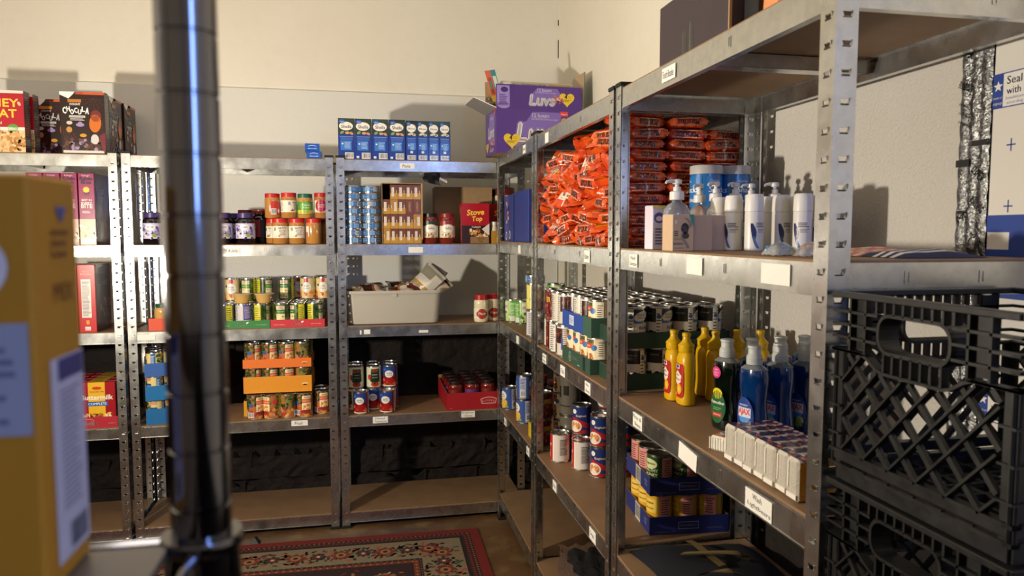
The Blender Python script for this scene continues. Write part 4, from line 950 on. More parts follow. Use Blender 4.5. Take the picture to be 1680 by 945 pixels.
t=tray('display_tray',.066,.11,.062,'#a87a26',dfn=lambda d:(d.rect(d.W*.4,d.H*.15,d.W*.7,d.H*.5,'#d9b56a'))); t.put(.668,YF,TB[1],0,'small gold tray of cream jars beside corner post','tray')
b=MB(); b.lathe([(0,0),(.0125,.0),(.0145,.006),(.0145,.07),(.011,.082),(.011,.09)],16,col='#d8cfb9',m='jar'); b.lathe([(.012,.088),(.012,.104),(0,.105)],16,col='#d9d6d0',m='satin')
CJ=Proto('cream_jar',[('jar_body',b)])
for i in range(2):
    for r in range(3): CJ.put(.6525+.031*i,YF+.022+.033*r,TB[1]+.003,0,f'small cream jar in the gold tray, {ORD[r]} row, {"inner" if i==0 else "outer"} column','jar','cream jars')
# torn tape hanging below the top shelf
b=MB(); b.grid(lambda i,j:(.305+.02*i+.006*math.sin(j*2.),YF+.03+.012*math.sin(i*1.7+j),1.724-.011*j-.004*i*(j>1)),4,4,'#17171a','plastic'); b.grid(lambda i,j:(.372+.012*i,YF+.035+.006*math.sin(i+j),1.712-.006*j-.006*i),4,2,'#cfcac4','plastic')
tag(link('hanging_tape',b.mesh('hanging_tape')),'black scrap of torn tape hanging below the pasta shelf','tape')
# white bin with snack pouches
def rrect(w,d,r,n=5):
    P=[]
    for (cx,cy,a0) in ((w/2-r,d/2-r,0),(-w/2+r,d/2-r,PI/2),(-w/2+r,-d/2+r,PI),(w/2-r,-d/2+r,1.5*PI)):
        for k in range(n+1):
            a=a0+PI/2*k/n; P.append((cx+r*math.cos(a),cy+r*math.sin(a)))
    return P
b=MB(); prev=None; rings=[(.40,.275,.03,0.0),(.428,.303,.034,.004),(.436,.311,.036,.02),(.456,.331,.036,.150),(.474,.349,.038,.151),(.476,.351,.038,.154),(.476,.351,.038,.163),(.470,.345,.036,.166),(.455,.330,.034,.164),(.448,.322,.034,.150),(.430,.305,.034,.010),(.10,.10,.03,.008)]
rows=[]
for (w,d,r,zz) in rings:
    row=[]
    for p in rrect(w,d,r): row.append(len(b.v)); b.v.append((p[0],p[1],zz))
    rows.append(row)
def pf(i): return '#d5cfc2'
n=len(rows[0])
b.f.append(rows[0][::-1]); b.c.append(lin('#d5cfc2')); b.m.append('milky')
for A,B in zip(rows,rows[1:]):
    for k in range(n): b.f.append([A[k],A[(k+1)%n],B[(k+1)%n],B[k]]); b.c.append(lin('#d5cfc2')); b.m.append('milky')
b.f.append(rows[-1]); b.c.append(lin('#d5cfc2')); b.m.append('milky')
b.box(-.012,-.170,.136,.012,-.158,.156,'#d5cfc2','milky')
tag(link('storage_bin',b.mesh('storage_bin'),None,(.158,3.742,TB[2])),'white plastic storage bin full of snack pouches','bin')
def pouch(seed,cols,w=.16,h=.12,t=.022):
    q=random.Random(seed); ph=[q.random()*6 for _ in range(4)]
    def fn(s):
        def f(i,j):
            u=i/14; v=j/10; e=(math.sin(PI*u)**.6)*(math.sin(PI*v)**.5)
            wr=.004*math.sin(9*u+ph[0]+4*v)+.003*math.sin(14*v+ph[1])
            return (w*(u-.5), h*(v-.5)*(1-.06*math.sin(PI*u)), s*(t*e)+wr*(.4+e)+.012*math.sin(3*u+ph[2])*math.cos(2*v+ph[3]))
        return f
    b=MB()
    def col(i,j):
        if i in (0,13): return cols[1]
        if i<5: return cols[0]
        if i<6: return cols[3]
        return cols[2] if (i<9 or j<4) and i<12 else cols[0]
    b.grid(fn(1),14,10,col,'film'); b.grid(fn(-1.0),14,10,lambda i,j:cols[1],'film'); 
    return Proto('snack_pouch',[('snack_pouch',b)])
PO=[pouch(1,['#3a2620','#b5a892','#c9b39a','#8a4a36']),pouch(2,['#5a2c22','#c8bfae','#d9c9b8','#c9824a']),pouch(3,['#97917f','#c9c4b8','#d8d2c6','#b98a34'],.19,.12),pouch(4,['#8a6a34','#d9cdb8','#6a2a22','#e8dccc'])]
PD=[(-.02,3.66,.150,1,'flat at the far end by the post'),(.07,3.67,.154,0,'lying flat near the post end'),(.20,3.68,.156,1,'lying flat in the middle'),(.245,3.70,.160,3,'lying over the middle'),(.05,3.78,.154,3,'behind the near pouches, post end'),(.21,3.80,.156,0,'behind the middle pouches'),(.02,3.72,.130,2,'buried below the others at post end'),(.20,3.74,.128,2,'buried below the others in the middle')]
for i,(x,y,zz,k,l) in enumerate(PD):
    PO[k].put(x,y,TB[2]+zz,0,f'dark snack pouch in the bin, {l}','pouch','snack pouches',rot=(.35+R_.uniform(-.15,.2),R_.uniform(-.12,.12),R_.uniform(-.4,.4)))
for i,(x,y,zz,rx,ry,k,l) in enumerate(((.315,3.70,.190,1.25,-.75,2,'silver and dark snack pouch standing tilted at the bin end'),(.335,3.745,.195,1.35,-.95,2,'tall silver snack pouch tilted furthest out of the bin'),(.362,3.72,.176,1.3,-.62,0,'brown snack pouch leaning on the bin rim'))):
    PO[k].put(x,y,TB[2]+zz,0,l,'pouch','snack pouches',rot=(rx,ry,.15))
MAYO.put(.588,YF+.04,TB[2],0,'mayonnaise jar with red lid, full in view','jar','mayonnaise jars'); MAYO.put(.655,YF+.085,TB[2],0,'mayonnaise jar with red lid half behind the corner post','jar','mayonnaise jars')
# tomatoes and sauce jars
z=TB[3]; g='tomato cans'
for i,(k,x,y,lv,f) in enumerate((('tom',-.009,3.606,0,PI/2-.1),('tom',.118,3.606,0,PI/2-.15),('stew',-.034,3.690,0,.4),('tom',.054,3.680,0,PI/2),('tom',.138,3.690,0,.5),('stew',-.030,3.688,1,PI/2),('stew',.055,3.684,1,PI/2+.1),('tom',.135,3.690,1,PI/2),('stew',-.034,3.775,0,0),('tom',.052,3.775,0,0),('tom',.138,3.775,0,0),('stew',-.032,3.775,1,0),('tom',.054,3.775,1,0),('tom',.136,3.775,1,0))):
    where='front of the pile' if y<3.65 else ('second row' if y<3.72 else 'back row')
    can(k,x,y,z+lv*CH,f'{CANDESC[k]}, {where}, {"upper" if lv else "lower"} layer, {("post side","middle","open side")[0 if x<.02 else (1 if x<.1 else 2)]}',g,f,.06)
def p_reg(d):
    W,H=d.W,d.H; cx,cy=W*.80,H*.45; A=[]
    for s in (0,.006):
        pts=[]
        for k in range(9): u=-1+2*k/8; pts.append((cx+u*(.043-s),cy+.012+.010*(1-u*u)-s*.8))
        pts+= [(cx+.036-s,cy-.014+s*.8),(cx-.036+s,cy-.014+s*.8)]
        A.append(pts)
    for k in range(len(A[0])):
        k2=(k+1)%len(A[0]); d.poly([A[0][k],A[1][k],A[1][k2],A[0][k2]],'#d98a8a')
    for i,ch in enumerate('REGGANO'): d.text(ch,cx+(i-3)*.0095,cy+.004-.0006*(i-3)**2,h=.011,c='#e0a0a0',bold=.03)
    d.rect(W*.05,H*.1,W*.09,H*.13,'#c06a6a')
rt=tray('display_tray',.262,.33,.086,'#9c1320',hs=.105,hb=.12,dfn=p_reg,side=lambda d:(d.ell(d.W*.55,d.H*.45,.03,.018,'#b9454c'),d.up(),d.ell(d.W*.55,d.H*.45,.026,.014,'#9c1320')))
rz=.03; rt.put(.541,YF+.002,z,rz,'red display tray with arched lettering, full of pasta sauce jars','tray','cardboard display trays')
for r in range(4):
    for c in range(3):
        u,v=-.083+.083*c,.044+.079*r; x=.541+u*math.cos(rz)-v*math.sin(rz); y=YF+.002+u*math.sin(rz)+v*math.cos(rz)
        REG[c if r==0 else (r+c)%3].put(x,y,z+.003,R_.uniform(-.2,.2) if r else 0,f'pasta sauce jar in the red tray, {ORD[r]} row, {ORD[c]} column','jar','pasta sauce jars')
# ================================================================ right-hand run of shelves
QR=-PI/2       # fronts look across the aisle
# ---- open purple carton on the corner shelf
def luvs(d,W,x,y,s):
    """bold rounded lettering on a pale ground"""
    for dx,dy in ((-.0045,0),(.0045,0),(0,.0045),(0,-.0045),(.003,.003),(-.003,-.003),(.003,-.003),(-.003,.003)): d.text('Luvs',x+dx*s/.16,y+dy*s/.16,w=s,c='#9a86cf',bold=.09,skew=.15)
    d.up(); d.text('Luvs',x,y,w=s,c='#ece8f0',bold=.08,skew=.15)
def tie(d,cx,cy,r):
    d.heart(cx,cy,r,'#e3c22c'); d.up(); d.text('4',cx-r*.15,cy+r*.3,h=r*.5,c='#3a2d12',bold=.05); d.lines(cx+r*.1,cy+r*.1,cx+r*.7,cy+r*.45,2,'#c9a21f'); d.lines(cx-.6*r,cy-.35*r,cx+.6*r,cy-.02*r,3,'#8a7420',random.Random(2),.5)
bw,bd,bh=.42,.235,.205
b=MB(); t_=.004
b.box(-bw/2,0,0,bw/2,t_,bh,'#4d2a86','gloss',fc={'+y':'#a98a66'}); b.box(-bw/2,bd-t_,0,bw/2,bd,bh,'#4d2a86','gloss',fc={'-y':'#a98a66'})
b.box(-bw/2,t_,0,-bw/2+t_,bd-t_,bh,'#4d2a86','gloss',fc={'+x':'#a98a66'}); b.box(bw/2-t_,t_,0,bw/2,bd-t_,bh,'#4d2a86','gloss',fc={'-x':'#a98a66'}); b.box(-bw/2+t_,t_,0,bw/2-t_,bd-t_,t_,'#a98a66','kraft')
d=Dec(bw,bh); d.poly([(.145,.15),(.175,.194),(.32,.194),(.30,.10),(.29,.02),(.09,.03),(.10,.14)],'#7a62b8'); d.up(); luvs(d,bw,.205,.098,.20); d.up(); d.text('12 hours',.215,.178,w=.085,c='#e8e2f2',bold=.05); d.text('OF PROTECTION overnight',.235,.159,w=.13,c='#cfc4e6'); tie(d,.075,.060,.040); d.rect(.31,.178,.35,.200,'#d8363c'); d.up(); d.text('diapers',.33,.187,w=.03,c='#f2e6e2'); d.ell(.33,.158,.016,.012,'#c98a6a')
b.dec(d,front(-bw/2,0,0),'gloss',base=.0004)
d=Dec(bd,bh); d.poly([(.08,.13),(.10,.19),(.2,.19),(.2,.06),(.08,.05)],'#7a62b8'); d.up(); luvs(d,bd,.13,.105,.12); d.pile(.11,.03,.2,.075,['#d98a5a','#e8b48a','#8a4a6a','#c96a8a'],16,.010,3); d.up(4); tie(d,.05,.04,.028); d.text('12 hours',.14,.17,w=.07,c='#e8e2f2',bold=.05); d.rect(.2,.18,.225,.2,'#d8363c'); d.lines(.1,.012,.2,.028,2,'#b9a8dc')
b.dec(d,left_(-bw/2,bd,0),'gloss',base=.0004)
fl=MB(); 
def flap(mb,hinge,along,out,w,h,c_out,c_in,dfn=None,taper=.0,t=.004):
    """a board from a hinge line; out = direction of the flap; outside faces along x out"""
    A=Vector(along).normalized(); O=Vector(out).normalized(); Nn=A.cross(O).normalized(); P=Vector(hinge)
    pts=[(0,0),(w,0),(w-taper,h),(taper,h)]
    f=lambda u,v,o:tuple(P+A*u+O*v+Nn*o)
    V=[f(u,v,-t) for u,v in pts]+[f(u,v,0) for u,v in pts]
    mb.add(V,[(3,2,1,0),(4,5,6,7),(0,1,5,4),(1,2,6,5),(2,3,7,6),(3,0,4,7)],[c_in,c_out,c_in,c_in,c_in,c_in],'gloss')
    if dfn: q=Dec(w,h); dfn(q); mb.dec(q,f,'gloss',base=.0004)
def p_upper(d):
    W,H=d.W,d.H; d.rect(.004,H*.12,.065,H*.95,'#9a86cf'); d.ell(.035,H*.14,.031,.016,'#9a86cf'); d.up(); d.ell(.04,H*.78,.018,.013,'#3b2272'); d.lines(.015,H*.15,.055,H*.6,6,'#5a3f96'); d.poly([(.17,H*.62),(.20,H*.9),(.30,H*.9),(.32,H*.55),(.28,H*.3),(.16,H*.25)],'#7a62b8'); d.up(); luvs(d,W,.225,H*.40,.12); d.up(); d.text('12 hours',.235,H*.82,w=.07,c='#e8e2f2',bold=.05); d.text('OF PROTECTION overnight',.24,H*.70,w=.10,c='#cfc4e6'); tie(d,.345,H*.48,.038); d.pile(.285,H*.3,.325,H*.62,['#d98a5a','#e8b48a','#8a4a6a','#c96a3a'],16,.008,3)
F1=MB(); flap(F1,(-bw/2,0,bh),(1,0,0),(0.02,.14,1),bw,.115,'#4a2882','#a98a66',p_upper)
F2=MB(); flap(F2,(-bw/2,bd,bh),(0,-1,0),(-.75,.2,.38),bd,.115,'#8d8a86','#d9d3cc',None,.012)
d=Dec(); d.bar(.06,.03,.15,.085,'#c9c4bd','#3a3632'); 
F3=MB(); flap(F3,(bw/2,bd,bh),(-1,0,0),(0,.08,1),bw,.165,'#8c7250','#a5845c')
F4=MB(); flap(F4,(bw/2,bd,bh),(0,-1,0),(.12,0,1),bd,.195,'#a5845c','#56706c',None,.03)
box_o=Proto('diaper_carton',[('carton_body',b),('flap',F1,0,'purple printed front flap standing up'),('flap',F2,0,'white inside of the flap folded outwards'),('flap',F3,0,'brown flap at the back'),('flap',F4,0,'brown flap at the wall end')])
ra=.045; bo=Vector((.626+.21*math.cos(ra),3.385+.21*math.sin(ra),0))
TOPZ=TR[0]
box_o.put(bo.x,bo.y,TOPZ,ra,'open purple diaper carton with big white lettering on the corner shelf','carton')
def in_box(u,v,z): return (bo.x+u*math.cos(ra)-v*math.sin(ra), bo.y+u*math.sin(ra)+v*math.cos(ra), TOPZ+z)
b=MB(); b.box(-.175,0,0,.195,.10,.345,'#cdc6b8','gloss',ch=.008); q=Dec(); q.rect(.24,.322,.345,.336,'#cfae4a'); q.up(); q.text('comfort',.06,.327,w=.05,c='#222',bold=.05); q.text('for more than a day out',.165,.330,w=.12,c='#444'); q.rect(.02,.312,.36,.317,'#2a2520'); b.dec(q,front(-.175,0,0),'gloss',base=.0004)
x,y,zz=in_box(.005,.085,.005); tag(link('diaper_pack',b.mesh('diaper_pack'),None,(x,y,zz),ra),'pale diaper package with yellow patch inside the purple carton','package')
b=MB(); b.box(-.028,0,0,.0,.003,.150,'#d9694f','gloss'); b.box(0,0,0,.026,.003,.150,'#2f8f9a','gloss'); q=Dec(); q.rect(.006,.04,.022,.115,'#a8503c'); q.rect(.032,.05,.050,.120,'#d9e2e0'); q.up(); q.rect(.008,.06,.018,.1,'#3a8f94'); q.rect(.0,.0,.028,.03,'#d9b84a'); b.dec(q,front(-.028,0,0),'gloss')
x,y,zz=in_box(-.188,.05,.245); tag(link('folded_leaflet',b.mesh('folded_leaflet'),None,(x,y,zz),0,(-.16,-.22,ra+.25)),'coral and teal leaflet standing in the purple carton','leaflet')
b=MB(); b.grid(lambda i,j:(.05*(i/8-.5),.03*(j/6-.5),.012+.010*math.sin(i*2.3+j)*math.cos(j*1.7)),8,6,'#dcd8d2','plastic'); b.grid(lambda i,j:(.05*(i/8-.5),.03*(j/6-.5),-.008+.006*math.sin(i*2.1+j)),8,6,'#dcd8d2','plastic')
x,y,zz=in_box(-.20,.16,.262); tag(link('tissue_wad',b.mesh('tissue_wad'),None,(x,y,zz)),'white wad of tissue poking out of the purple carton','tissue')
b=MB(); b.box(-.06,0,0,.02,.004,.24,'#a98a66','kraft'); x,y,zz=in_box(-.14,.16,.01); tag(link('cardboard_divider',b.mesh('cardboard_divider'),None,(x,y,zz),ra),'brown cardboard divider inside the purple carton','cardboard')

# ---- corner shelf, second level
def p_bluebox(d): 
    W,H=d.W,d.H; d.rect(W*.12,0,W*.55,H,'#4a4a8c'); d.pile(W*.3,H*.35,W*.5,H*.9,['#c9b49a','#a8452c','#2b2350','#d9cba8'],16,.012,3); d.up(4); d.ell(W*.3,H*.12,.018,.020,'#d8d4e2'); d.ell(W*.7,H*.14,.016,.02,'#d8d4e2'); d.up(); d.ell(W*.3,H*.12,.012,.014,'#2a3f86'); d.ell(W*.7,H*.14,.01,.014,'#2a3f86')
BA=carton(.20,.16,.215,'#26387c',p_bluebox,mat_='paper',name='cardboard_box'); BA.put(.685,3.395,TR[1],QR,'torn blue printed carton beside the corner post','box')
BB=carton(.29,.18,.222,'#22357e',mat_='paper',name='cardboard_box'); BB.put(.690,3.135,TR[1],QR,'plain blue carton in the corner shelf','box')
def lb_big(W,H):
    d=D('#d2cbb8',W,H)
    for c in (.2,.5,.8): d.ell(W*c,H*.75,.02,.02,'#3c7a44'); d.ell(W*c+.03,H*.6,.014,.014,'#a83a2c')
    return d
BIG=jar_proto(.052,.285,'#7a2a22','#5e1c1c',.028,lb_big,(.5,.86),neck=.92,shoulder=.9)
BIG.put(.742,3.768,TB[1],0,'big sauce jar with dark red lid at the wall end, behind the corner post','jar','big sauce jars'); BIG.put(.742,3.880,TB[1],0,'big sauce jar with dark red lid closest to the back wall','jar','big sauce jars')
# third level
g='cans on the corner shelf'; z=TR[2]
can('greenbean',.724,3.476,z,'green bean can with lime panel, nearest the aisle on corner shelf',g,-.5,.05); can('greenbean',.80,3.44,z,'green bean can set deeper on the corner shelf',g,.5,.05); can('greenbean',.757,3.40,z,'green bean can nearest the can stack on corner shelf',g,.9,.05)
for l,(k,f) in enumerate((('plum',-.6),('yellow',-.4))): can(k,.712,2.965,z+CH*l,f'{CANDESC[k]}, {"bottom" if l==0 else "middle"} of the stack by the shelf post',g,f,.05)
can('tuna',.712,2.965,z+CH*2,'low tin on top of the stack by the shelf post',g,0)
for l in range(2): can('greenbean',.80,2.95,z+CH*l,f'green bean can behind the stack by the shelf post, {"lower" if l==0 else "upper"}',g,.3)
# fourth level
z=TR[3]
can('corn',.706,3.478,z,'blue corn can alone near the corner post',g,.55,.02); can('corn',.722,3.215,z,'blue corn can at the bottom of a pair',g,.35,.02); can('corn',.722,3.215,z+CH,'blue corn can on top of a pair',g,-.35,.02)
JAM.put(.86,3.47,z,0,'red-lidded jar behind the lone corn can','jar','red-lidded jars in the corner'); JAM.put(.90,3.34,z,0,'red-lidded jar deep behind the corn cans','jar','red-lidded jars in the corner')
YB_=carton(.05,.09,.06,'#d9b71c',name='small_carton'); YB_.put(.69,2.965,z,QR,'small yellow carton near the shelf post','carton')
for l in range(3): can('pinto',.795,2.83,z+CH*l,f'pinto bean can in a tower beside the shelf post, {ORD[l]} up',g,-.3)
for l in range(2): can('chili',.715,2.845,z+CH*l,f'maroon chili bean can behind shelf post, {"lower" if l==0 else "upper"}',g,-.5)

# ---- noodle packets
def packet(seed,dark):
    q=random.Random(seed); w,dp,t=.122,.096,.0285
    ph=[q.random()*6 for _ in range(6)]; cols=('#d8501a','#de5c1e','#cc4215')
    def surf(u,a,o=0):      # u 0..1 along, a angle round the section
        e=min(1,(math.sin(PI*min(max(u,.0),1))*2.6))**.55
        c,s_=math.cos(a),math.sin(a); ex=.42
        y=math.copysign(abs(c)**ex,c); zz=math.copysign(abs(s_)**(.6),s_)
        wr=.0012*math.sin(22*u+ph[0]+3*a)+.001*math.sin(37*u+ph[1]-2*a)
        return (w*(u-.5), (dp/2)*(.80+.20*e)*y*(1+wr*8)+o*c, (t/2*e+.0012)*zz*(1+wr*30)+o*s_)
    b=MB(); nu,na=18,20; rows=[]
    for i in range(nu+1):
        u=.05+.90*i/nu; rows.append([])
        for k in range(na):
            p=surf(u,2*PI*k/na); rows[-1].append(len(b.v))
            b.v.append((p[0]+(-.004 if i==0 else .004),p[1],max(-.0012,min(.0012,p[2]))) if i in (0,nu) else p)
    for i in range(nu):
        for k in range(na):
            k2=(k+1)%na
            c=cols[(seed+ (1 if math.sin(i*1.3+k)>.6 else 0))%3]
            if k in (4,5) and 11<i<17: c='#e2a322'
            b.f.append([rows[i][k],rows[i+1][k],rows[i+1][k2],rows[i][k2]]); b.c.append(lin(c)); b.m.append('film')
    # crimped fins
    for s in (0,1):
        uu=.05 if s==0 else .95; dx=-.011 if s==0 else .011; base=rows[0] if s==0 else rows[-1]
        n=16; x0=w*(uu-.5); A=[]
        for k in range(n+1):
            v=-1+2*k/n; y=dp*.40*v
            A.append([(x0-dx*.3,y,.0009),(x0+dx*(1.0 if k%2 else .82),y*1.02,.0045*math.sin(3*v+ph[2+s])+.0009),(x0-dx*.3,y,-.0009),(x0+dx*(1.0 if k%2 else .82),y*1.02,.0045*math.sin(3*v+ph[2+s])-.0009)])
        for k in range(n):
            for (p,r_) in ((0,1),(2,3)):
                b.add([A[k][p],A[k+1][p],A[k+1][r_],A[k][r_]],[(0,1,2,3)],'#e0480f' if s else '#ea6a20','film')
    d=Dec()
    # printed band along both long edges: u metres along, v metres round the edge
    for side,a0 in ((0,-PI/2*0),(1,PI)):
        d=Dec(); bg='#9c8f86' if dark else '#cfc4b6'
        d.rect(.020,-.0085,.102,.0085,bg); d.up(); d.text('Maruchan',.061,.001,w=.060,h=.0105,c='#17100e',bold=.05,skew=.2); d.rect(.004,-.010,.010,.010,'#e6d2c6') ; d.text('RAMEN',.09,-.0068,w=.016,c='#7a2a1c')
        m=(lambda a0:(lambda u,v,o: surf(max(.06,min(.94,u/w if a0==0 else 1-u/w)), a0+v/.0165*.95, .0004+o)))(a0)
        b.dec(d,m,'film',strip=.007)
    d=Dec(); d.rect(.024,-.018,.098,.018,'#e6d9c8'); d.up(); d.text('Maruchan',.061,.004,w=.064,c='#17100e',bold=.05,skew=.2); d.text('Ramen Noodle Soup',.061,-.011,w=.055,c='#a8341c'); d.ly+=1; d.rect(.058,-.040,.064,-.02,'#e8d6c8')
    def tp(u,v,o):
        a=math.acos(max(-.97,min(.97,math.copysign(abs(v/(dp/2))**(1/.42),v)))); p=surf(u/w,a,.0005+o); return (p[0],v,p[2])
    b.dec(d,tp,'film',strip=.012)
    if seed%3==0:     # pale seam strip round the middle
        for k in range(na):
            k2=k+1; V=[surf(.48,2*PI*k/na,.0008),surf(.53,2*PI*k/na,.0008),surf(.53,2*PI*k2/na,.0008),surf(.48,2*PI*k2/na,.0008)]; b.add(V,[(0,1,2,3)],'#e0c8ba','film')
    return Proto('noodle_packet',[('noodle_packet',b)])
NP=[packet(k,k%2) for k in range(6)]
g='orange noodle packets'; z0=TR[1]
q=random.Random(21); PT=.0298
# near end: three tidy columns whose edges face the near shelf
cols_=((.7530,(14,12,12)),(.8760,(14,12,12)),(.9850,(13,11,11)))
for ci,(x,ns) in enumerate(((.760,13),(.884,12),(1.0,11))):
    for r in range(ns):
        if ci==2 and r>8: 
            pass
        rz=q.uniform(-.07,.07)+(0 if r<10 else q.uniform(-.25,.25)); xx=x+q.uniform(-.008,.008)
        xx=min(xx, .990)
        NP[q.randrange(6)].put(xx,1.925+q.uniform(-.006,.010),z0+.0148+PT*r*(.99),rz,f'orange noodle packet, near-end column {("on the aisle side","in the middle","on the wall side")[ci]}, {ORD[r]} up','noodles',g,rot=(q.uniform(-.05,.05),q.uniform(-.04,.04),rz))
# the jumbled face along the aisle
ys=[2.03+.095*k for k in range(8)]; PT2=.0342
for r in range(11):
    for c,y in enumerate(ys):
        if r==10 and c>0: continue
        if r==9 and c>3: continue
        k=q.randrange(6); wild=q.random()
        rz=QR+q.uniform(-.45,.45); rx=q.uniform(-.22,.22); ry=q.uniform(-.28,.28)
        if wild>.66: rz+=PI/2+q.uniform(-.5,.5)
        if wild<.24: rx+=q.choice((.75,-.7,1.1))
        xx=.735+q.uniform(-.016,.012)+(.012 if wild>.66 else 0)
        NP[k].put(xx,y+q.uniform(-.018,.018)+(.026 if r%2 else -.014),z0+.0175+PT2*r+q.uniform(-.003,.003)+(.004 if r else 0),0,f'orange noodle packet in the heap along the aisle, {ORD[r]} layer, {ORD[c]} from the near end','noodles',g,rot=(rx,ry,rz),scale=(q.uniform(.95,1.06),1.02,q.uniform(1.12,1.3)))
for r in range(11):
    for c in range(6):
        if r<8 and c in (1,2,3,4) and False: continue
        NP[q.randrange(6)].put(.86+q.uniform(-.01,.01),2.06+.125*c+q.uniform(-.01,.01),z0+.0155+PT*r,0,f'orange noodle packet behind the aisle heap, {ORD[r]} layer, {ORD[c]} from the near end','noodles',g,rot=(q.uniform(-.06,.06),q.uniform(-.06,.06),PI/2*q.choice((0,1))+q.uniform(-.1,.1)))

# ---- bean cans, third level
z=TR[2]; g='bean cans'
pp=.0755
low=(('panel','chili','chili','panel'),('chili','panel','chili','chili')); 
for l in range(2):
    for i in range(4):          # along the aisle, far to near
        for j in range(4):
            y=2.690-.0765*i; x=.708+pp*j+(.0 if l==0 else .002)
            k=(('panel','chili','chili','panel'),('chili','chili','panel','panel'))[l][i] if j==0 else ('chili','panel')[(i+j)%2]
            if i==0 and j==0: x+=.012
            can(k,x,y,z+CH*l,f'{CANDESC[k]}, {"top" if l else "bottom"} layer, {ORD[i]} row from the far post, {ORD[j]} deep',g,(-.9,-.3,-1.1,.5)[i]+(.6 if l else 0) if j==0 else 0,.06 if j==0 else 2)
def p_org(d):
    cx=d.W*.30
    for k in range(20):
        a=2*PI*k/20;a2=2*PI*(k+1)/20; d.poly([(cx+.013*math.cos(a),.022+.016*math.sin(a)),(cx+.013*math.cos(a2),.022+.016*math.sin(a2)),(cx+.0115*math.cos(a2),.022+.0142*math.sin(a2)),(cx+.0115*math.cos(a),.022+.0142*math.sin(a))][::-1],'#b9cfc0')
    d.text('usda\norganic',cx,.022,w=.018,c='#b9cfc0'); d.text('ORGANIC',d.W*.47,.024,w=.058,c='#c9d8cc',bold=.04); d.lines(d.W*.58,.006,d.W*.68,.010,1,'#b9cfc0'); d.rect(d.W*.76,0,d.W*.84,.045,'#10202a')
t=tray('display_tray',.312,.312,.046,'#2b4a3c',dfn=p_org); t.put(.678,2.262,z,QR,'low green tray of pinto bean cans facing the aisle','tray','cardboard display trays')
for i in range(4):
    for j in range(4): can('pinto',.678+.042+.0757*j,2.262+.1145-.0763*i,z+.003,f'pinto bean can in the low green tray, {ORD[i]} from the far end, {ORD[j]} deep',g,-.55+.1*i if j==0 else 0,.1 if j==0 else 2)
def p_blue(d): d.rect(d.W*.36,.014,d.W*.58,.046,'#c9d2e6'); d.up(); d.lines(d.W*.38,.018,d.W*.56,.042,5,'#2b4a9c',random.Random(2),.35)
zu=z+.003+CH+.0005
t=tray('display_tray',.236,.312,.056,'#24479c',dfn=p_blue); t.put(.678,2.300,zu,QR,'blue tray on top of the pinto bean cans','tray','cardboard display trays')
t=tray('display_tray',.084,.312,.060,'#35584a'); t.put(.678,2.139,zu,QR,'narrow green tray beside the blue tray','tray','cardboard display trays')
for i in range(4):
    for j in range(4):
        k='panel' if i<3 else 'pinto'
        can(k,.678+.042+.0757*j,(2.3762-.0762*i) if i<3 else 2.139,zu+.003,f'{CANDESC[k]} in the {"blue" if i<3 else "narrow green"} upper tray, {ORD[i]} from the far end, {ORD[j]} deep',g,(.3,-.4,.9,-.4)[i] if j==0 else 0,.05 if j==0 else 2)
def p_bb(d):
    d.text('ORGANIC BLACK BEANS',d.W*.72,d.H*.64,w=.11,c='#6d8276',bold=.02); d.text("IT'S SIMPLE",d.W*.72,d.H*.34,w=.07,c='#6d8276')
for l in range(2):
    zz=z+l*(.003+CH+.0005)
    t=tray('display_tray',.312,.212,.044,'#1d3a2c',dfn=p_bb); t.put(.858,1.878,zz,0,f'dark green tray of black bean cans, {"bottom" if l==0 else "top"} of the pair','tray','cardboard display trays')
    for i in range(4):
        for j in range(2):
            can('black',.858-.1145+.0763*i,1.878+.044+.0765*j,zz+.003,f'black bean can in the {"bottom" if l==0 else "top"} dark green tray, {ORD[i]} from the aisle, {"front" if j==0 else "back"} row',g,((-.5,-.3,.15,.1) if l else (.5,.2,.3,.1))[i] if j==0 else 0,.05 if j==0 else 2)

# ---- soups, fourth level
z=TR[3]; g='soup cans'
for k,x,y,l,f,lab in (('redwhite',.732,2.637,0,.30,'red and white soup can standing alone at the aisle edge'),('redwhite',.786,2.530,0,.25,'red and white soup can in front of the blue stack'),
    ('redwhite',.808,2.606,0,.9,'red and white soup can under a blue one'),('spag',.808,2.606,1,1.2,'blue and red can on top of a red and white one'),
    ('spag',.826,2.437,0,1.2,'blue and red can at the bottom of the nearest stack'),('spag',.826,2.437,1,1.2,'blue and red can on top of the nearest stack'),
    ('spag',.882,2.525,0,1.2,'blue and red can at the bottom of the tall stack'),('spag',.882,2.525,1,1.2,'blue and red can in the middle of the tall stack'),('spag',.882,2.525,2,1.2,'blue and red can on top of the tall stack'),
    ('spag',.905,2.43,0,1.2,'blue and red can behind the nearest stack, lower'),('spag',.905,2.43,1,1.2,'blue and red can behind the nearest stack, upper')):
    can(k,x,y,z+CH*l,lab,g,f,.03)
CAN['grey']=can_proto(dz_grey,.041,.16)
can('grey',.792,2.706,z,'large grey can behind the red and white cans, lower',g,-.3,.05); can('grey',.792,2.706,z+.16,'large grey can behind the red and white cans, upper',g,.3,.05); can('grey',.882,2.690,z,'large grey can deepest by the post',g,.3,.05)
def p_prog(d): 
    W,H=d.W,d.H; x0,x1=W*.36,W*.62
    for a in ((x0,H*.28,x1,H*.32),(x0,H*.66,x1,H*.70),(x0,H*.28,x0+.002,H*.70),(x1-.002,H*.28,x1,H*.70)): d.rect(*a,'#8d93b8')
    d.text('PROGRESSO',(x0+x1)/2,H*.49,w=(x1-x0)*.8,c='#7d84ad'); d.text('progresso.com',W*.2,H*.13,w=.06,c='#6d74a0'); d.text('recycle this tray',W*.82,H*.3,w=.05,c='#6d74a0')
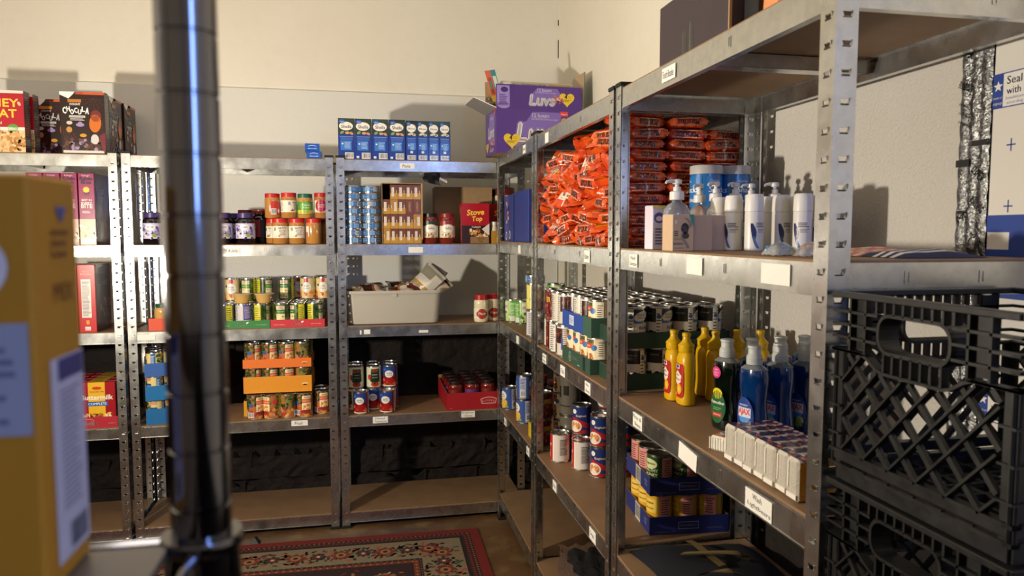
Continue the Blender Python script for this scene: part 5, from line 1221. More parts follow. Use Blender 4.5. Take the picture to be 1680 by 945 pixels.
def s_prog(d): d.bar(d.W*.42,0,d.W*.62,d.H*.98,'#c9c6c0'); d.text('soup\ntray',d.W*.83,d.H*.5,w=.024,c='#8d93b8')
rz=-.09
for l in range(2):
    zz=z+l*(.003+CH+.0005); bx,by=(.915,1.902)
    t=tray('display_tray',.235,.250,.052,'#1f2a6b',dfn=p_prog,side=s_prog); t.put(bx-.012*l*0,by,zz,rz,f'navy tray of soup cans, {"lower" if l==0 else "upper"} of the two','tray','cardboard display trays')
    for r in range(3):
        for c in range(3):
            u,v=-.0765+.0765*c,.045+.0800*r; x=bx+u*math.cos(rz)-v*math.sin(rz); y=by+u*math.sin(rz)+v*math.cos(rz)
            k='soup2' if (l==0 or r>1) else 'soup'
            can(k,x,y,zz+.003,f'{CANDESC[k]} in the {"lower" if l==0 else "upper"} navy tray, {ORD[r]} row, {ORD[c]} from the aisle',g,(.2 if l else (.1-.2*c)) if r==0 else (-1.2 if l else .25),.1)
# ================================================================ nearest shelf: second level
z=TR[1]
def p_can1(W,H):
    d=D('#2468a8',W,H)
    def face(c):
        d.pile(c-.034,H*.02,c+.034,H*.50,['#b9743a','#8a4f26','#d9a568','#6d3a1c'],40,.009,3,.8); d.rect(c-.036,H*.55,c+.036,H*.97,'#2272b8'); d.up(4); d.text('Gerber',c-.01,H*.91,w=.03,c='#d9e4f2'); d.text('Snacks',c,H*.79,w=.056,c='#eef2f8',bold=.03,skew=.1); d.text('for BABY',c+.002,H*.64,w=.05,c='#eef2f8',bold=.03); d.text('puffs',c,H*.40,w=.04,c='#e8cf8a',bold=.04); d.ly-=4
    face(W*.5); face(W*.02+.04); d.rect(W*.66,H*.05,W*.82,H*.95,'#3d4f6d'); d.up(); d.lines(W*.67,H*.1,W*.81,H*.9,10,'#a9b9d0',random.Random(2),.3); return d
b=MB(); b.lathe([(0,.001),(.039,0),(.0405,.003),(.0405,.196),(0,.196)],28,col='#2468a8',m='gloss')
l=MB(); l.lathe([(.0412,.192),(.0425,.193),(.0425,.212),(.0412,.2145),(.038,.2145),(.037,.2125),(0,.2125)],28,col='#d8d6d2',m='milky')
W=2*PI*.0405; lab=MB(); lab.dec(p_can1(W,.185),cyl(.0405,W,.006),'gloss',strip=.0055,base=.0005,step=.0001)
CN=Proto('snack_canister',[('canister_body',b),('lid',l),('label',lab)])
CN.put(.893,1.796,z,.42,'blue baby snack canister nearer the noodle packets','canister','snack canisters'); CN.put(.974,1.798,z,.42,'blue baby snack canister nearer the wall','canister','snack canisters')
# pump bottles
def pump(b,zb,r=.014,c='#d9d5d2'):
    b.lathe([(r*1.15,zb),(r*1.2,zb+.001),(r*1.2,zb+.018),(r*1.0,zb+.020),(r*.62,zb+.021),(r*.62,zb+.030),(r*.35,zb+.031),(r*.35,zb+.036),(r*.75,zb+.037),(r*.8,zb+.045),(r*.5,zb+.048),(0,zb+.048)],18,col=c,m='satin')
    b.tube([(0,0,zb+.042),(-.014,-.004,zb+.0435),(-.026,-.008,zb+.0415),(-.029,-.009,zb+.038)],[.005,.0045,.0035,.003],8,c,'satin')
def sanit(label):
    b=MB(); sx,sy=1.,.62
    b.lathe([(0,.002),(.026,.0),(.030,.003),(.032,.012),(.033,.06),(.0325,.078),(.030,.092),(.023,.104),(.013,.110),(.0115,.112),(.0115,.118)],28,sx,sy,col='#cdd3dc',m='clear',sup=2.4)
    i=MB(); i.lathe([(0,.004),(.026,.003),(.029,.008),(.0305,.014),(.0315,.06),(.031,.074),(.0,.0742)],24,sx,sy,col='#c9cfe2',m='clear',sup=2.4)
    c=MB(); pump(c,.116)
    m=MB(); W=.062
    if label:
        d=Dec(W,.07); d.rect(.008,.045,.024,.056,'#2a4f7d'); d.rect(.004,.020,.014,.045,'#b03a44'); d.rect(.030,.01,.056,.05,'#b8bfe0'); d.ell(.012,.012,.006,.012,'#3a2a2a'); d.up(); d.text('hand\nsanitizer',.043,.03,w=.022,c='#5a4a8c',bold=.02); d.rect(.046,.04,.058,.055,'#2f8f8a')
    else:
        d=Dec(W,.07); d.rect(.012,.015,.050,.05,'#b9c6d6'); d.up(); d.text('aloe',.031,.036,w=.028,c='#3a5a7a',skew=.2); d.lines(.016,.018,.046,.028,2,'#6a7a90')
    m.dec(d,lambda u,v,o:((u-W/2), -.62*.0331*(1-min(1,abs((u-W/2)/.0335)**2.4))**(1/2.4)-o-.0006, .016+v),'gloss',strip=.006)
    return Proto('sanitizer_bottle',[('bottle_body',b),('gel',i),('pump',c),('label',m)])
SA,SB=sanit(1),sanit(0)
SA.put(.723,1.60,z,-.15,'large clear pump bottle at the front, above the tan box','pump bottle','hand sanitizer bottles')
for i,(x,y) in enumerate(((.846,1.735),(.849,1.655),(.905,1.662),(.966,1.695),(1.003,1.648))): SB.put(x,y,z,R_.uniform(-.4,.3),f'clear pump bottle behind the lotions, {ORD[i]} from the canisters','pump bottle','hand sanitizer bottles',scale=(.9,.9,1))
def p_pur(d):
    W,H=d.W,d.H; d.rect(0,H*.93,W,H,'#d9c06a'); d.ell(W*.5,H*.72,W*.4,H*.12,'#5a4a9a'); d.up(); d.ell(W*.5,H*.7,W*.25,H*.06,'#d9c9e6'); d.lines(W*.2,H*.1,W*.8,H*.5,6,'#6a5a8a')
PU=carton(.033,.05,.105,'#d3c8da',p_pur,name='small_carton'); PU.put(.699,1.645,z,0,'slim lavender box with a yellow top beside the pump bottle','carton')
def p_tan(d):
    W,H=d.W,d.H; d.poly([(W*.78,H),(W,H),(W,H*.62),(W*.86,H*.85)],'#2f8f86'); d.up()
    P=[(W*.62+.012*math.sin(k*.7)*(1-.05*k),H*(.9-.075*k)) for k in range(12)]
    for a,c in zip(P,P[1:]): d.poly([(a[0]-.004,a[1]),(a[0]+.004,a[1]),(c[0]+.004,c[1]),(c[0]-.004,c[1])],'#9a8478')
    d.up(); d.ell(W*.58,H*.62,.009,.012,'#2a201e'); d.ell(W*.62,H*.42,.008,.007,'#4a342c'); d.up(); d.text('70',W*.6,H*.58,w=.014,c='#e2cfb4',bold=.04); d.lines(W*.08,H*.40,W*.3,H*.56,3,'#6a5a3a'); d.lines(W*.08,H*.30,W*.5,H*.36,2,'#a08a3a'); d.text('DOVO',W*.28,H*.20,w=W*.42,c='#3a2a26',bold=.02); d.lines(W*.06,H*.07,W*.7,H*.10,1,'#7a6a5a'); d.rect(W*.10,H*.74,W*.2,H*.84,'#e6d9c4')
TA=carton(.050,.055,.080,'#c9ab8c',p_tan,fc={'+x':'#a88d7c'},mat_='paper',name='sample_box'); TC=carton(.046,.055,.079,'#b39885',mat_='paper',name='sample_box')
TA.put(.6915,1.495,z,0,'tan printed sample box in front of the clear pump bottle','box','tan sample boxes'); TC.put(.7405,1.50,z,0,'plain tan sample box next to the printed one','box','tan sample boxes'); TC.put(.790,1.515,z,0,'plain tan sample box half hidden behind the white bottles','box','tan sample boxes')
# white lotion bottles
b=MB(); b.lathe([(0,.0005),(.0155,0),(.0175,.002),(.0178,.006),(.0178,.074),(.0170,.078)],22,col='#d2cecb',m='satin'); 
c=MB(); c.lathe([(.0172,.0765),(.0182,.0775),(.0182,.080),(.0176,.100),(.0165,.108),(.0145,.1105),(0,.1115)],22,col='#dad7d3',m='satin')
W=2*PI*.0178; d=Dec(W,.07); cc=W*.5
for k in range(10): 
    t0,t1=k/10,(k+1)/10; x0=cc-.020+.010*t0*t0; x1=cc-.020+.010*t1*t1; w0,w1=.010*(1-abs(2*t0-.7)**1.5) if abs(2*t0-.7)<1 else .001,.010*(1-abs(2*t1-.7)**1.5) if abs(2*t1-.7)<1 else .001
    d.poly([(x0,.048-.046*t0),(x1,.048-.046*t1),(x1+w1,.048-.046*t1),(x0+w0,.048-.046*t0)],'#232c58')
    if k>4: d.up(); d.poly([(x0+.002,.046-.046*t0),(x1+.002,.046-.046*t1),(x1+.003+.004*t1,.046-.046*t1),(x0+.003+.004*t0,.046-.046*t0)],'#4a64a0'); d.ly-=1
d.lines(cc-.010,.040,cc+.012,.050,3,'#4a4750',random.Random(1),.5); d.lines(cc-.006,.030,cc+.012,.038,3,'#6a6770',random.Random(2),.4); d.rect(cc+.020,.004,cc+.040,.056,'#c9c5c4'); d.up(); d.lines(cc+.021,.012,cc+.039,.055,12,'#4a4750',random.Random(3),.45); d.bar(cc+.022,.004,cc+.038,.012,'#c9c5c4')
m=MB(); m.dec(d,cyl(.0178,W,.006),'satin',strip=.0045,base=.0004,step=.0001)
LO=Proto('lotion_bottle',[('bottle_body',b),('cap',c),('label',m)])
for i,(x,y,f) in enumerate(((.826,1.592,.9),(.820,1.512,-.6),(.834,1.448,.25),(.922,1.540,1.6),(.912,1.470,.3),(.922,1.404,-.5),(.985,1.470,.4),(.986,1.535,.4),(.988,1.405,.4))):
    LO.put(x,y,z,f,f'white lotion bottle, {ORD[i]} along from the tan boxes','lotion bottle','white lotion bottles',scale=(1.11,1.11,1.11))
def candy(cols,seed):
    q=random.Random(seed); b=MB()
    for k in range(16):
        x,y=q.uniform(-.018,.018),q.uniform(-.014,.014); r=q.uniform(.004,.006); zc=q.uniform(.006,.017)
        b.lathe([(0,-r*.8),(r*.8,-r*.5),(r,0),(r*.8,r*.5),(0,r*.8)],8,1.3,.8,x,y,zc,q.choice(cols),'gloss')
    f=MB()
    f.grid(lambda i,j:(.026*(i/6-1),.022*(j/5-1),.002+.022*math.sin(PI*i/12)**.5*math.sin(PI*j/10)**.5+.0015*math.sin(i*2.1+j*3)),12,10,'#e6e8ea','clear')
    f.grid(lambda i,j:(.026*(i/6-1),.022*(j/5-1),.0005),12,10,'#e6e8ea','clear')
    return Proto('candy_bag',[('candy',b),('wrapper',f)])
candy(['#2f86b8','#3aa89a','#d6e6ea','#2a62a0','#5cb87a'],1).put(.722,1.165,z,.2,'clear bag of blue and green candies','candy','candy bags'); candy(['#d98a7a','#c96a5a','#e8c0b0','#d9a08a'],2).put(.752,1.115,z,-.2,'clear bag of pink candies','candy','candy bags')
# folded printed towel
def tw(i,j):
    u=i/24; v=j/8; e=min(1,4*u,4*(1-u))**.5*min(1,3.5*v,3.5*(1-v))**.5
    return (.82+.16*v, 1.225-.24*u, z+.0008+.016*e*(.75+.25*math.sin(7*u+1)+.1*math.sin(13*v)))
def twc(i,j):
    if i<14: return '#c9806a' if (i+j*2)%3 else '#d9c9b8'
    return '#d6d2cc' if i in (17,19,21) else '#2f3350'
b=MB(); b.grid(tw,24,8,twc,'cloth'); b.grid(lambda i,j:(.82+.16*j/8,1.225-.24*i/24,z+.0004),24,8,'#2f3350','cloth')
tag(link('folded_towel',b.mesh('folded_towel')),'folded coral and navy striped towel at shelf end','towel')

# ---- third level: mustard, dish soap, tissues
z=TR[2]
b=MB(); Y1='#cc9f0a'
b.lathe([(0,.003),(.022,.0),(.0285,.003),(.030,.010),(.0285,.022),(.0270,.04),(.0272,.075),(.0285,.105),(.0280,.118),(.0245,.128),(.019,.134),(.0165,.136)],26,1.,.70,col=Y1,m='satin',sup=2.5)
c=MB(); c.lathe([(.0185,.1335),(.0195,.135),(.0195,.147),(.0205,.148),(.0205,.151),(.0165,.155),(.012,.160),(.0095,.165),(.009,.172),(.0105,.173),(.0105,.181),(.007,.183),(0,.183)],22,col='#cfa50e',m='satin')
W=.046; d=Dec(W,.085); d.rect(.002,0,W-.002,.085,'#b0241c'); d.rect(0,.004,W,.081,'#b0241c'); d.up(); d.poly([(.023,.068),(.040,.056),(.038,.040),(.023,.030),(.008,.040),(.006,.056)],'#e6dcd0'); d.rect(.014,.072,.032,.083,'#e6e0ea'); d.ell(.030,.022,.011,.014,'#d9a91c'); d.up(); d.text('yellow',.023,.056,w=.018,c='#5a1c1c'); d.text('Mustard',.023,.046,w=.028,c='#b0241c',bold=.03,skew=.1); d.ell(.023,.078,.006,.0045,'#2a2f86'); d.ell(.030,.022,.006,.008,'#e6c24a'); d.lines(.006,.004,.02,.012,2,'#e6c9b8')
def ellm(rx,ry,sup,zb,W):
    def f(u,v,o):
        x=u-W/2; t=min(.999,abs(x)/rx); y=-ry*(1-t**sup)**(1/sup); return (x,y-o-.0006,zb+v)
    return f
m=MB(); m.dec(d,ellm(.0285,.0202,2.5,.020,W),'gloss',strip=.005,base=.0004)
MU=Proto('mustard_bottle',[('bottle_body',b),('cap',c),('label',m)])
for i,(x,y,f) in enumerate(((.798,1.695,-.05),(.790,1.752,-.1),(.893,1.785,PI),(.888,1.715,PI),(.951,1.72,.2),(1.005,1.70,.2))):
    MU.put(x,y,z,QR+f,f'yellow mustard squeeze bottle, {("closest to the aisle edge","behind the front one","third from the aisle","half hidden by the green soap","second from the wall","closest to the wall")[i]}','mustard bottle','mustard bottles')
def soap(liq,clear_top,labf):
    b=MB(); prof=[(0,.004),(.024,.0),(.0315,.004),(.0335,.014),(.0330,.030),(.0300,.055),(.0275,.078),(.0285,.098),(.0312,.120),(.0316,.138),(.0290,.151),(.0190,.158),(.0135,.160),(.0135,.166)]
    pr=[(r,zz,liq if zz<clear_top else '#cfd6d8','liquid' if zz<clear_top else 'clear') for r,zz in prof]
    b.lathe(pr,28,1.05,.74,m='liquid',sup=2.3)
    c=MB(); c.lathe([(.0145,.160),(.0165,.161),(.0165,.176),(.0150,.178),(.0150,.180),(.0130,.182),(.0130,.193),(.0145,.195),(.0145,.199),(.006,.201),(0,.2005)],22,col='#dfe3e3',m='milky')
    for k in range(3): c.lathe([(.0166,.163+.004*k),(.0171,.164+.004*k),(.0166,.165+.004*k)],22,col='#d2d6d7',m='milky')
    W=.052; m=MB(); d=labf(W); m.dec(d,lambda u,v,o:(u-W/2,-.0252*(1-min(.999,abs(u-W/2)/.0345)**2.3)**(1/2.3)-o-.0012,.016+v),'gloss',strip=.005,base=.0004)
    return Proto('dish_soap_bottle',[('bottle_body',b),('cap',c),('label',m)])
def l_ajax(W):
    d=Dec(W,.08); c=W/2; d.ell(c,.038,.023,.040,'#27408c',22); d.up(); d.ell(c,.010,.020,.009,'#1d2a52'); d.rect(c-.017,.036,c+.017,.056,'#c9d2e0'); d.poly([(c-.015,.036),(c+.016,.036),(c+.008,.022),(c-.010,.026)],'#4f8fd6'); d.ell(c+.008,.016,.009,.013,'#b9c46a',14,-.4); d.up(); d.text('AJAX',c,.046,w=.031,h=.016,c='#d9342a',bold=.05); d.lines(c-.013,.059,c+.013,.063,2,'#b9c6e0'); d.ell(c+.008,.016,.006,.009,'#8fae3c',12,-.4); d.lines(c-.016,.012,c-.004,.020,2,'#c9d2e0'); return d
def l_palm(W):
    d=Dec(W,.08); c=W/2; d.ell(c,.036,.022,.036,'#1f5a34',22); d.ell(c,.066,.014,.012,'#d9c21c',16); d.up(); d.text('Palmolive',c,.046,w=.038,c='#dfe8d6',bold=.03,skew=.15); d.lines(c-.012,.028,c+.012,.036,2,'#6a9a5a'); d.rect(c-.013,.014,c+.013,.024,'#b8352c'); d.up(); d.text('ORIGINAL',c,.019,w=.022,c='#f0e0d8'); d.ly-=2; d.ell(c-.004,.112,.013,.013,'#cf2f7e',18); d.up(); d.text('50%\nmore\nfree',c-.004,.112,h=.016,c='#f2d0e0',bold=.02); return d
SG=soap('#06180f',.139,l_palm); SBL=soap('#083f82',.149,l_ajax)
SG.put(.785,1.462,z,QR+.28,'dark green dish soap bottle with a pink sticker','dish soap','dish soap bottles')
for i,(x,y) in enumerate(((.797,1.368),(.866,1.385),(.928,1.385),(.846,1.462),(.924,1.478),(.985,1.478))): SBL.put(x,y,z,QR+R_.uniform(.15,.3),f'blue dish soap bottle, {("front corner","front row middle","front row by wall","back row beside green bottle","back row middle","back row by wall")[i]}','dish soap','dish soap bottles')
def tissue(top):
    w,l,h=.034,.105,.070; b=MB()
    b.box(-w/2+.001,0,0,w/2-.001,l,h,'#cbc4b8','film',ch=.004,fc={'+z':top,'+x':'#c98a2a','-x':'#cbc4b8'})
    d=Dec(w,l); q=random.Random(5); d.pile(.004,.006,w-.004,l-.006,['#3a2a5a','#c9562a','#20203a','#7a3a6a','#d9c9c0'],26,.008,int(h*1000)+len(top),.5); b.dec(d,top_(-w/2,0,h),'film',base=.0004)
    b.box(-w/2+.003,-.0012,.004,w/2-.003,.0005,.012,'#efeae2','film'); b.box(-w/2+.006,-.0016,.02,-w/2+.009,.0005,h-.006,'#f0ece6','film')
    d=Dec(w,h)
    for k in range(7): x=.004+.026*((k*37)%10)/10; d.poly([(x,.006),(x+.0012,.006),(x+.003,h-.006),(x+.0018,h-.006)],'#c9c2b6')
    b.dec(d,front(-w/2,0,0),'film')
    return Proto('tissue_pack',[('tissue_pack',b)])
TP=[tissue('#4a2f6a'),tissue('#5a3a52'),tissue('#2a2440')]
for i in range(7):
    TP[i%3].put(.677+.002*(i%2),1.247-.0345*i,z,QR+R_.uniform(-.03,.03),f'white and purple tissue pack standing in the row, {ORD[i]} from the far end','tissue pack','standing tissue packs')
b=MB(); b.box(-.027,0,0,.027,.10,.030,'#dcd6cc','film',ch=.004,fc={'+z':'#c9562a'}); d=Dec(.054,.10); d.pile(.008,.015,.046,.085,['#3a2a5a','#4a5a8a','#d9d9d9','#7a2a2a'],12,.009,4,.5); b.dec(d,top_(-.027,0,.030),'film',base=.0004)
for k in range(9): b.box(-.0275+.006*k,-.001,.003,-.0260+.006*k,.0005,.027,'#efeae2','film')
tag(link('tissue_pack',b.mesh('tissue_pack'),None,(.690,1.300,z),QR+.5),'small orange and white tissue pack lying apart from the row','tissue pack')

# ---- fourth level of the nearest shelf: bags
z=TR[3]
def bag(i,j):
    u,v=i/20,j/14; e=(min(1,5*u,5*(1-u))*min(1,5*v,5*(1-v)))**.5
    return (.70+.32*u+.02*math.sin(4*v), 1.82-.36*v+.015*math.sin(5*u), z+.002+.040*e*(.7+.3*math.sin(5*u+2)*math.cos(4*v)))
b=MB(); b.grid(bag,20,14,'#0b0e1a','cloth'); b.grid(lambda i,j:(.70+.32*i/20+.02*math.sin(4*j/14),1.82-.36*j/14+.015*math.sin(5*i/20),z+.001),20,14,'#0b0e1a','cloth')
def strap(P,w=.010):
    mb=MB(); N=len(P); rows=[]
    for k in range(N):
        t=Vector(P[min(k+1,N-1)])-Vector(P[max(k-1,0)]); s_=t.cross(Vector((0,0,1))); s_=s_.normalized() if s_.length>1e-4 else Vector((1,0,0))
        rows.append((Vector(P[k])+s_*w,Vector(P[k])-s_*w))
    for dz in (0,.002): mb.grid(lambda i,j:tuple(rows[j][i]+Vector((0,0,dz))),1,N-1,'#6d5a32','cloth')
    return mb
def arc(p0,p1,h,side,n=14):
    P=[]
    for k in range(n+1):
        t=k/n; s_=math.sin(PI*t); P.append((p0[0]+(p1[0]-p0[0])*t+side[0]*s_,p0[1]+(p1[1]-p0[1])*t+side[1]*s_,p0[2]+(p1[2]-p0[2])*t+h*s_))
    return P
r=link('tote_bag',None,None,(0,0,0)); tag(r,'dark navy tote bag with tan straps lying on the shelf','bag')
link('bag_body',b.mesh('bag_body'),r); link('strap',strap(arc((.80,1.70,z+.040),(.93,1.62,z+.042),.045,(.02,-.08))).mesh('strap'),r); link('strap',strap(arc((.79,1.58,z+.040),(.90,1.52,z+.040),.05,(-.03,-.06))).mesh('strap'),r); link('strap',strap([(.86,1.79,z+.03),(.855,1.74,z+.043),(.85,1.68,z+.05),(.86,1.60,z+.047)]).mesh('strap'),r)
def lump(name,cx,cy,zb,rx,ry,h,col,m,seed,lab,cat,amp=.18):
    q=random.Random(seed); ph=[q.random()*6 for _ in range(6)]; b=MB(); nu,nv=26,10
    def f(i,j):
        a=2*PI*i/nu; v=j/nv; rr=math.cos(v*PI/2)**.6*(1+amp*math.sin(3*a+ph[0])+amp*.6*math.sin(7*a+ph[1]+4*v)+amp*.35*math.sin(13*a+ph[3]))
        return (cx+rx*rr*math.cos(a),cy+ry*rr*math.sin(a),zb+.001+h*math.sin(v*PI/2)*(1+amp*.6*math.sin(4*a+ph[2])*math.cos(v*PI/2)))
    b.grid(f,nu,nv,col,m)
    return tag(link(name,b.mesh(name)),lab,cat)
lump('plastic_bag',.83,1.33,z,.055,.07,.085,'#b9b2a6','milky',4,'crumpled white plastic bag behind the tissue shelf edge','bag',.22)
b=MB(); b.box(-.10,-.12,0,.10,.12,.075,'#121214','film',ch=.01); d=Dec()
for cx in (.05,.10): 
    for k in range(18):
        a=2*PI*k/18;a2=2*PI*(k+1)/18; d.poly([(cx+.016*math.cos(a),.10+.016*math.sin(a)),(cx+.016*math.cos(a2),.10+.016*math.sin(a2)),(cx+.013*math.cos(a2),.10+.013*math.sin(a2)),(cx+.013*math.cos(a),.10+.013*math.sin(a))],'#b9b4ac')
b.dec(d,top_(-.1,-.12,.075),'film'); tag(link('wrapped_pack',b.mesh('wrapped_pack'),None,(.85,1.13,z),.1),'black plastic-wrapped pack with pale rings printed on top','package')
# wrapped black pack on the bottom shelf of the middle unit
z5=TR[4]
r=link('wrapped_pack',None,None,(.83,2.32,z5)); tag(r,'black shrink-wrapped pack on the bottom shelf','package')
b=MB(); 
for i in range(3):
    for j in range(5): b.lathe([(0,0),(.034,0),(.036,.004),(.036,.128),(.033,.138),(0,.139)],16,cx=-.076+.076*i,cy=-.16+.08*j,col='#131214',m='plastic')
link('pack_body',b.mesh('pack_body'),r)
q=random.Random(8)
b=MB(); b.grid(lambda i,j:(-.128+.256*i/16,-.212+.424*j/24,.145+.008*math.sin(i*1.9+j*.8)*math.cos(j*1.3)+(.03*(1-j/3) if j<3 else 0)),16,24,'#fff','wrap'); b.grid(lambda i,j:(-.128+.006*math.sin(i*1.4+j),-.212+.424*i/24,.145*j/6),24,6,'#fff','wrap'); b.grid(lambda i,j:(-.03+.15*i/8,-.225-.02*j+.01*math.sin(i*2+j),.10+.035*j+.012*math.sin(3*i+j)),8,4,'#fff','wrap')
link('clear_wrap',b.mesh('clear_wrap'),r)

# ---- top of the nearest shelf
z=TR[0]
b=MB(); b.box(0,-.34,0,.28,0,.155,'#3a3036','paper',ch=.003)
d=Dec(.34,.155); d.poly([(.125,.0),(.150,.0),(.147,.07),(.124,.066)],'#17171b'); d.poly([(.156,.0),(.185,.0),(.178,.082),(.160,.076)],'#17171b'); d.up(); d.poly([(.131,.0),(.1325,.0),(.131,.064),(.1295,.064)],'#55555c'); d.poly([(.165,.0),(.167,.0),(.166,.08),(.164,.078)],'#6a6a72')
b.dec(d,left_(0,0,0),'gloss'); b.box(-.0015,-.3405,0,.004,-.336,.155,'#8a6a4c','kraft')
tag(link('cardboard_box',b.mesh('cardboard_box'),None,(.70,1.662,z)),'dark plum cardboard box with black tape strips on top of the shelf','box')
b=MB(); b.box(0,-.048,0,.25,0,.13,'#1d1c1f','paper',ch=.004); tag(link('carton',b.mesh('carton'),None,(.725,1.317,z)),'black carton between the plum box and the orange sack','box')
b=MB()
def sk(i,j):
    a=2*PI*i/24; v=j/10; rr=.07*(1-.1*v)*(1+.04*math.sin(5*a))
    return (.79+rr*1.25*math.cos(a),1.19+rr*math.sin(a),z+.002+.16*v+.01*math.sin(3*a)*v)
b.grid(sk,24,10,lambda i,j:'#d98a52' if not (12<i<15) else '#c9341c','film'); b.add([sk(i,10) for i in range(24)],[list(range(24))],'#d98a52','film'); b.add([sk(i,0) for i in range(24)],[list(range(24))[::-1]],'#d98a52','film'); b.tube([sk(i,10) for i in range(24)],.004,6,'#c9341c','film',closed=True)
tag(link('orange_sack',b.mesh('orange_sack')),'orange sack with a red stripe on top of the shelf','sack')

# ================================================================ milk crates
S_,HC=.305,.268
def crate_side():
    b=MB(); m='blackplastic'; C='#0c0c0d'; w=S_; t=.004
    def bar(u0,v0,u1,v1,th=.0035,dep=.011,y0=0.):
        A=Vector((u0,v0)); B=Vector((u1,v1)); D_=(B-A); 
        if D_.length<1e-5: return
        n=Vector((-D_.y,D_.x)).normalized()*th/2
        b.slab([tuple(A+n),tuple(A-n),tuple(B-n),tuple(B+n)],0,0,C,m) if False else None
        P=[A-n,B-n,B+n,A+n]
        V=[(p.x,y0,p.y) for p in P]+[(p.x,y0+dep,p.y) for p in P]
        b.add(V,[(0,1,2,3),(7,6,5,4),(0,4,5,1),(1,5,6,2),(2,6,7,3),(3,7,4,0)],C,m)
    x0,x1=-w/2,w/2
    # rims and rails
    b.box(x0,-.003,HC-.008,x1,.012,HC,C,m,ch=.001)
    for v in (HC-.027,HC-.045,HC-.063): bar(x0,v,-.062,v); bar(.062,v,x1,v)
    bar(x0,HC-.082,-.085,HC-.082); bar(.085,HC-.082,x1,HC-.082)
    for u in (-.115,-.085): bar(u,HC-.005,u,HC-.082)
    for u in (.085,.115): bar(u,HC-.005,u,HC-.082)
    for k in range(9): u=-.064+.016*k; bar(u,HC-.005,u,HC-.024); 
    for k in range(7): u=-.048+.016*k; bar(u,HC-.074,u,HC-.100)
    b.box(-.115,.008,HC-.078,-.085,.011,HC-.01,C,m); b.box(.085,.008,HC-.078,.115,.011,HC-.01,C,m)
    # grip: rounded ring
    P=[]
    hw,hh,zc=.060,.0245,HC-.049
    for (cx,cz,a0) in ((hw-.02,hh-.02,0),(-hw+.02,hh-.02,PI/2),(-hw+.02,-hh+.02,PI),(hw-.02,-hh+.02,1.5*PI)):
        for k in range(7): a=a0+PI/2*k/6; P.append((cx+.02*math.cos(a),zc+cz+.02*math.sin(a)))
    for k in range(len(P)): bar(*P[k],*P[(k+1)%len(P)],.0045,.030)
    # curved rib under the grip
    def rib(u): 
        a=abs(u)
        if a<.05: return HC-.101
        if a<.095: t_=(a-.05)/.045; return HC-.101+.019*(1-math.cos(PI*t_))/2
        return HC-.082
    N=30
    for k in range(N): ua=x0+w*k/N; ub=x0+w*(k+1)/N; bar(ua,rib(ua),ub,rib(ub),.004,.013)
    # lattice
    lo=.042
    def clip(u0,sl):
        pts=[]; step=.004; v=lo; cur=None
        while v<HC-.08:
            u=u0+sl*(v-lo)
            ok=(x0+.022<u<x1-.022) and v<rib(u)-.001
            if ok: cur=cur or (u,v); last=(u,v)
            elif cur: pts.append((cur,last)); cur=None
            v+=step
        if cur: pts.append((cur,last))
        return pts
    for k in range(-5,10):
        for (sl,th,dep,y0) in ((-.95,.007,.006,.003),(.95,.0032,.012,.0)):
            for a,c in clip(x0+.022+.0475*k + (0 if sl>0 else .0),sl): bar(*a,*c,th,dep,y0)
    # lower solid band and stacking foot
    b.box(x0+.006,.002,.028,x1-.006,.008,lo,C,m,ch=.001); bar(x0,lo,x1,lo,.005,.013); bar(x0,.022,x1,.022,.005,.012)
    b.box(x0+.010,.006,0,x1-.010,.010,.024,C,m)
    for k in range(5): u=-.09+.045*k; b.box(u-.012,.001,.018,u+.012,.006,.026,C,m)
    # corner posts
    for s in (-1,1):
        u0,u1=(x0,x0+.022) if s<0 else (x1-.022,x1)
        b.box(u0,.004,.02,u1,.010,HC-.08,C,m,ch=.002)
        for v in (.065,.105,.145): b.box(u0,-.001,v,u1,.006,v+.003,C,m)
    return b.mesh('side_panel')
SIDE=crate_side()
b=MB(); 
for k in range(9): u=-S_/2+.015+(S_-.03)*k/8; b.box(u-.003,-S_/2+.012,.012,u+.003,S_/2-.012,.018,'#111112','blackplastic'); b.box(-S_/2+.012,u-.003,.012,S_/2-.012,u+.003,.018,'#111112','blackplastic')
GRID=b.mesh('base_grid')
cx,cy=.660+S_/2,.925-S_/2
for i in range(5):
    r=link('milk_crate',None,None,(cx,cy,.002+.2705*i),0); tag(r,('black plastic milk crate at the top of the stack','black plastic milk crate second from the top of the stack','black plastic milk crate in the middle of the stack','black plastic milk crate second from the floor','black plastic milk crate on the floor')[4-i],'crate','stacked black milk crates')
    for a in range(4):
        link('side_panel',SIDE,r,(S_/2*math.sin(a*PI/2),-S_/2*math.cos(a*PI/2),0),a*PI/2)
    link('base_grid',GRID,r)

# ================================================================ near wire shelf with the mustard-yellow box
PX,PY,SZ=-.0713,.34,1.2975
r=link('wire_shelving_unit',None,None,(PX,PY,0)); tag(r,'chrome wire shelving unit with a grooved pole close to the camera','shelf')
pr=[(0,.0),(.0127,.0)]
zz=.02
while zz<1.90:
    pr+=[(.0127,zz),(.0127,zz+.0234),(.0119,zz+.0239),(.0119,zz+.0249),(.0127,zz+.0254)]; zz+=.0254
pr+=[(.0127,1.92),(0,1.92)]
b=MB(); b.lathe(pr,32,m='chrome'); POLE=b.mesh('pole',.4)
b=MB(); b.lathe([(.0128,SZ-.030),(.0165,SZ-.030),(.0158,SZ-.004),(.0170,SZ-.003),(.0178,SZ+.000),(.0170,SZ+.003),(.0128,SZ+.003)],28,m='chrome'); COLLAR=b.mesh('collar')
LX,LY=.60,.355
for (dx,dy) in ((0,0),(-LX,0),(0,-LY),(-LX,-LY)): link('pole',POLE,r,(dx,dy,0)); link('collar',COLLAR,r,(dx,dy,0))
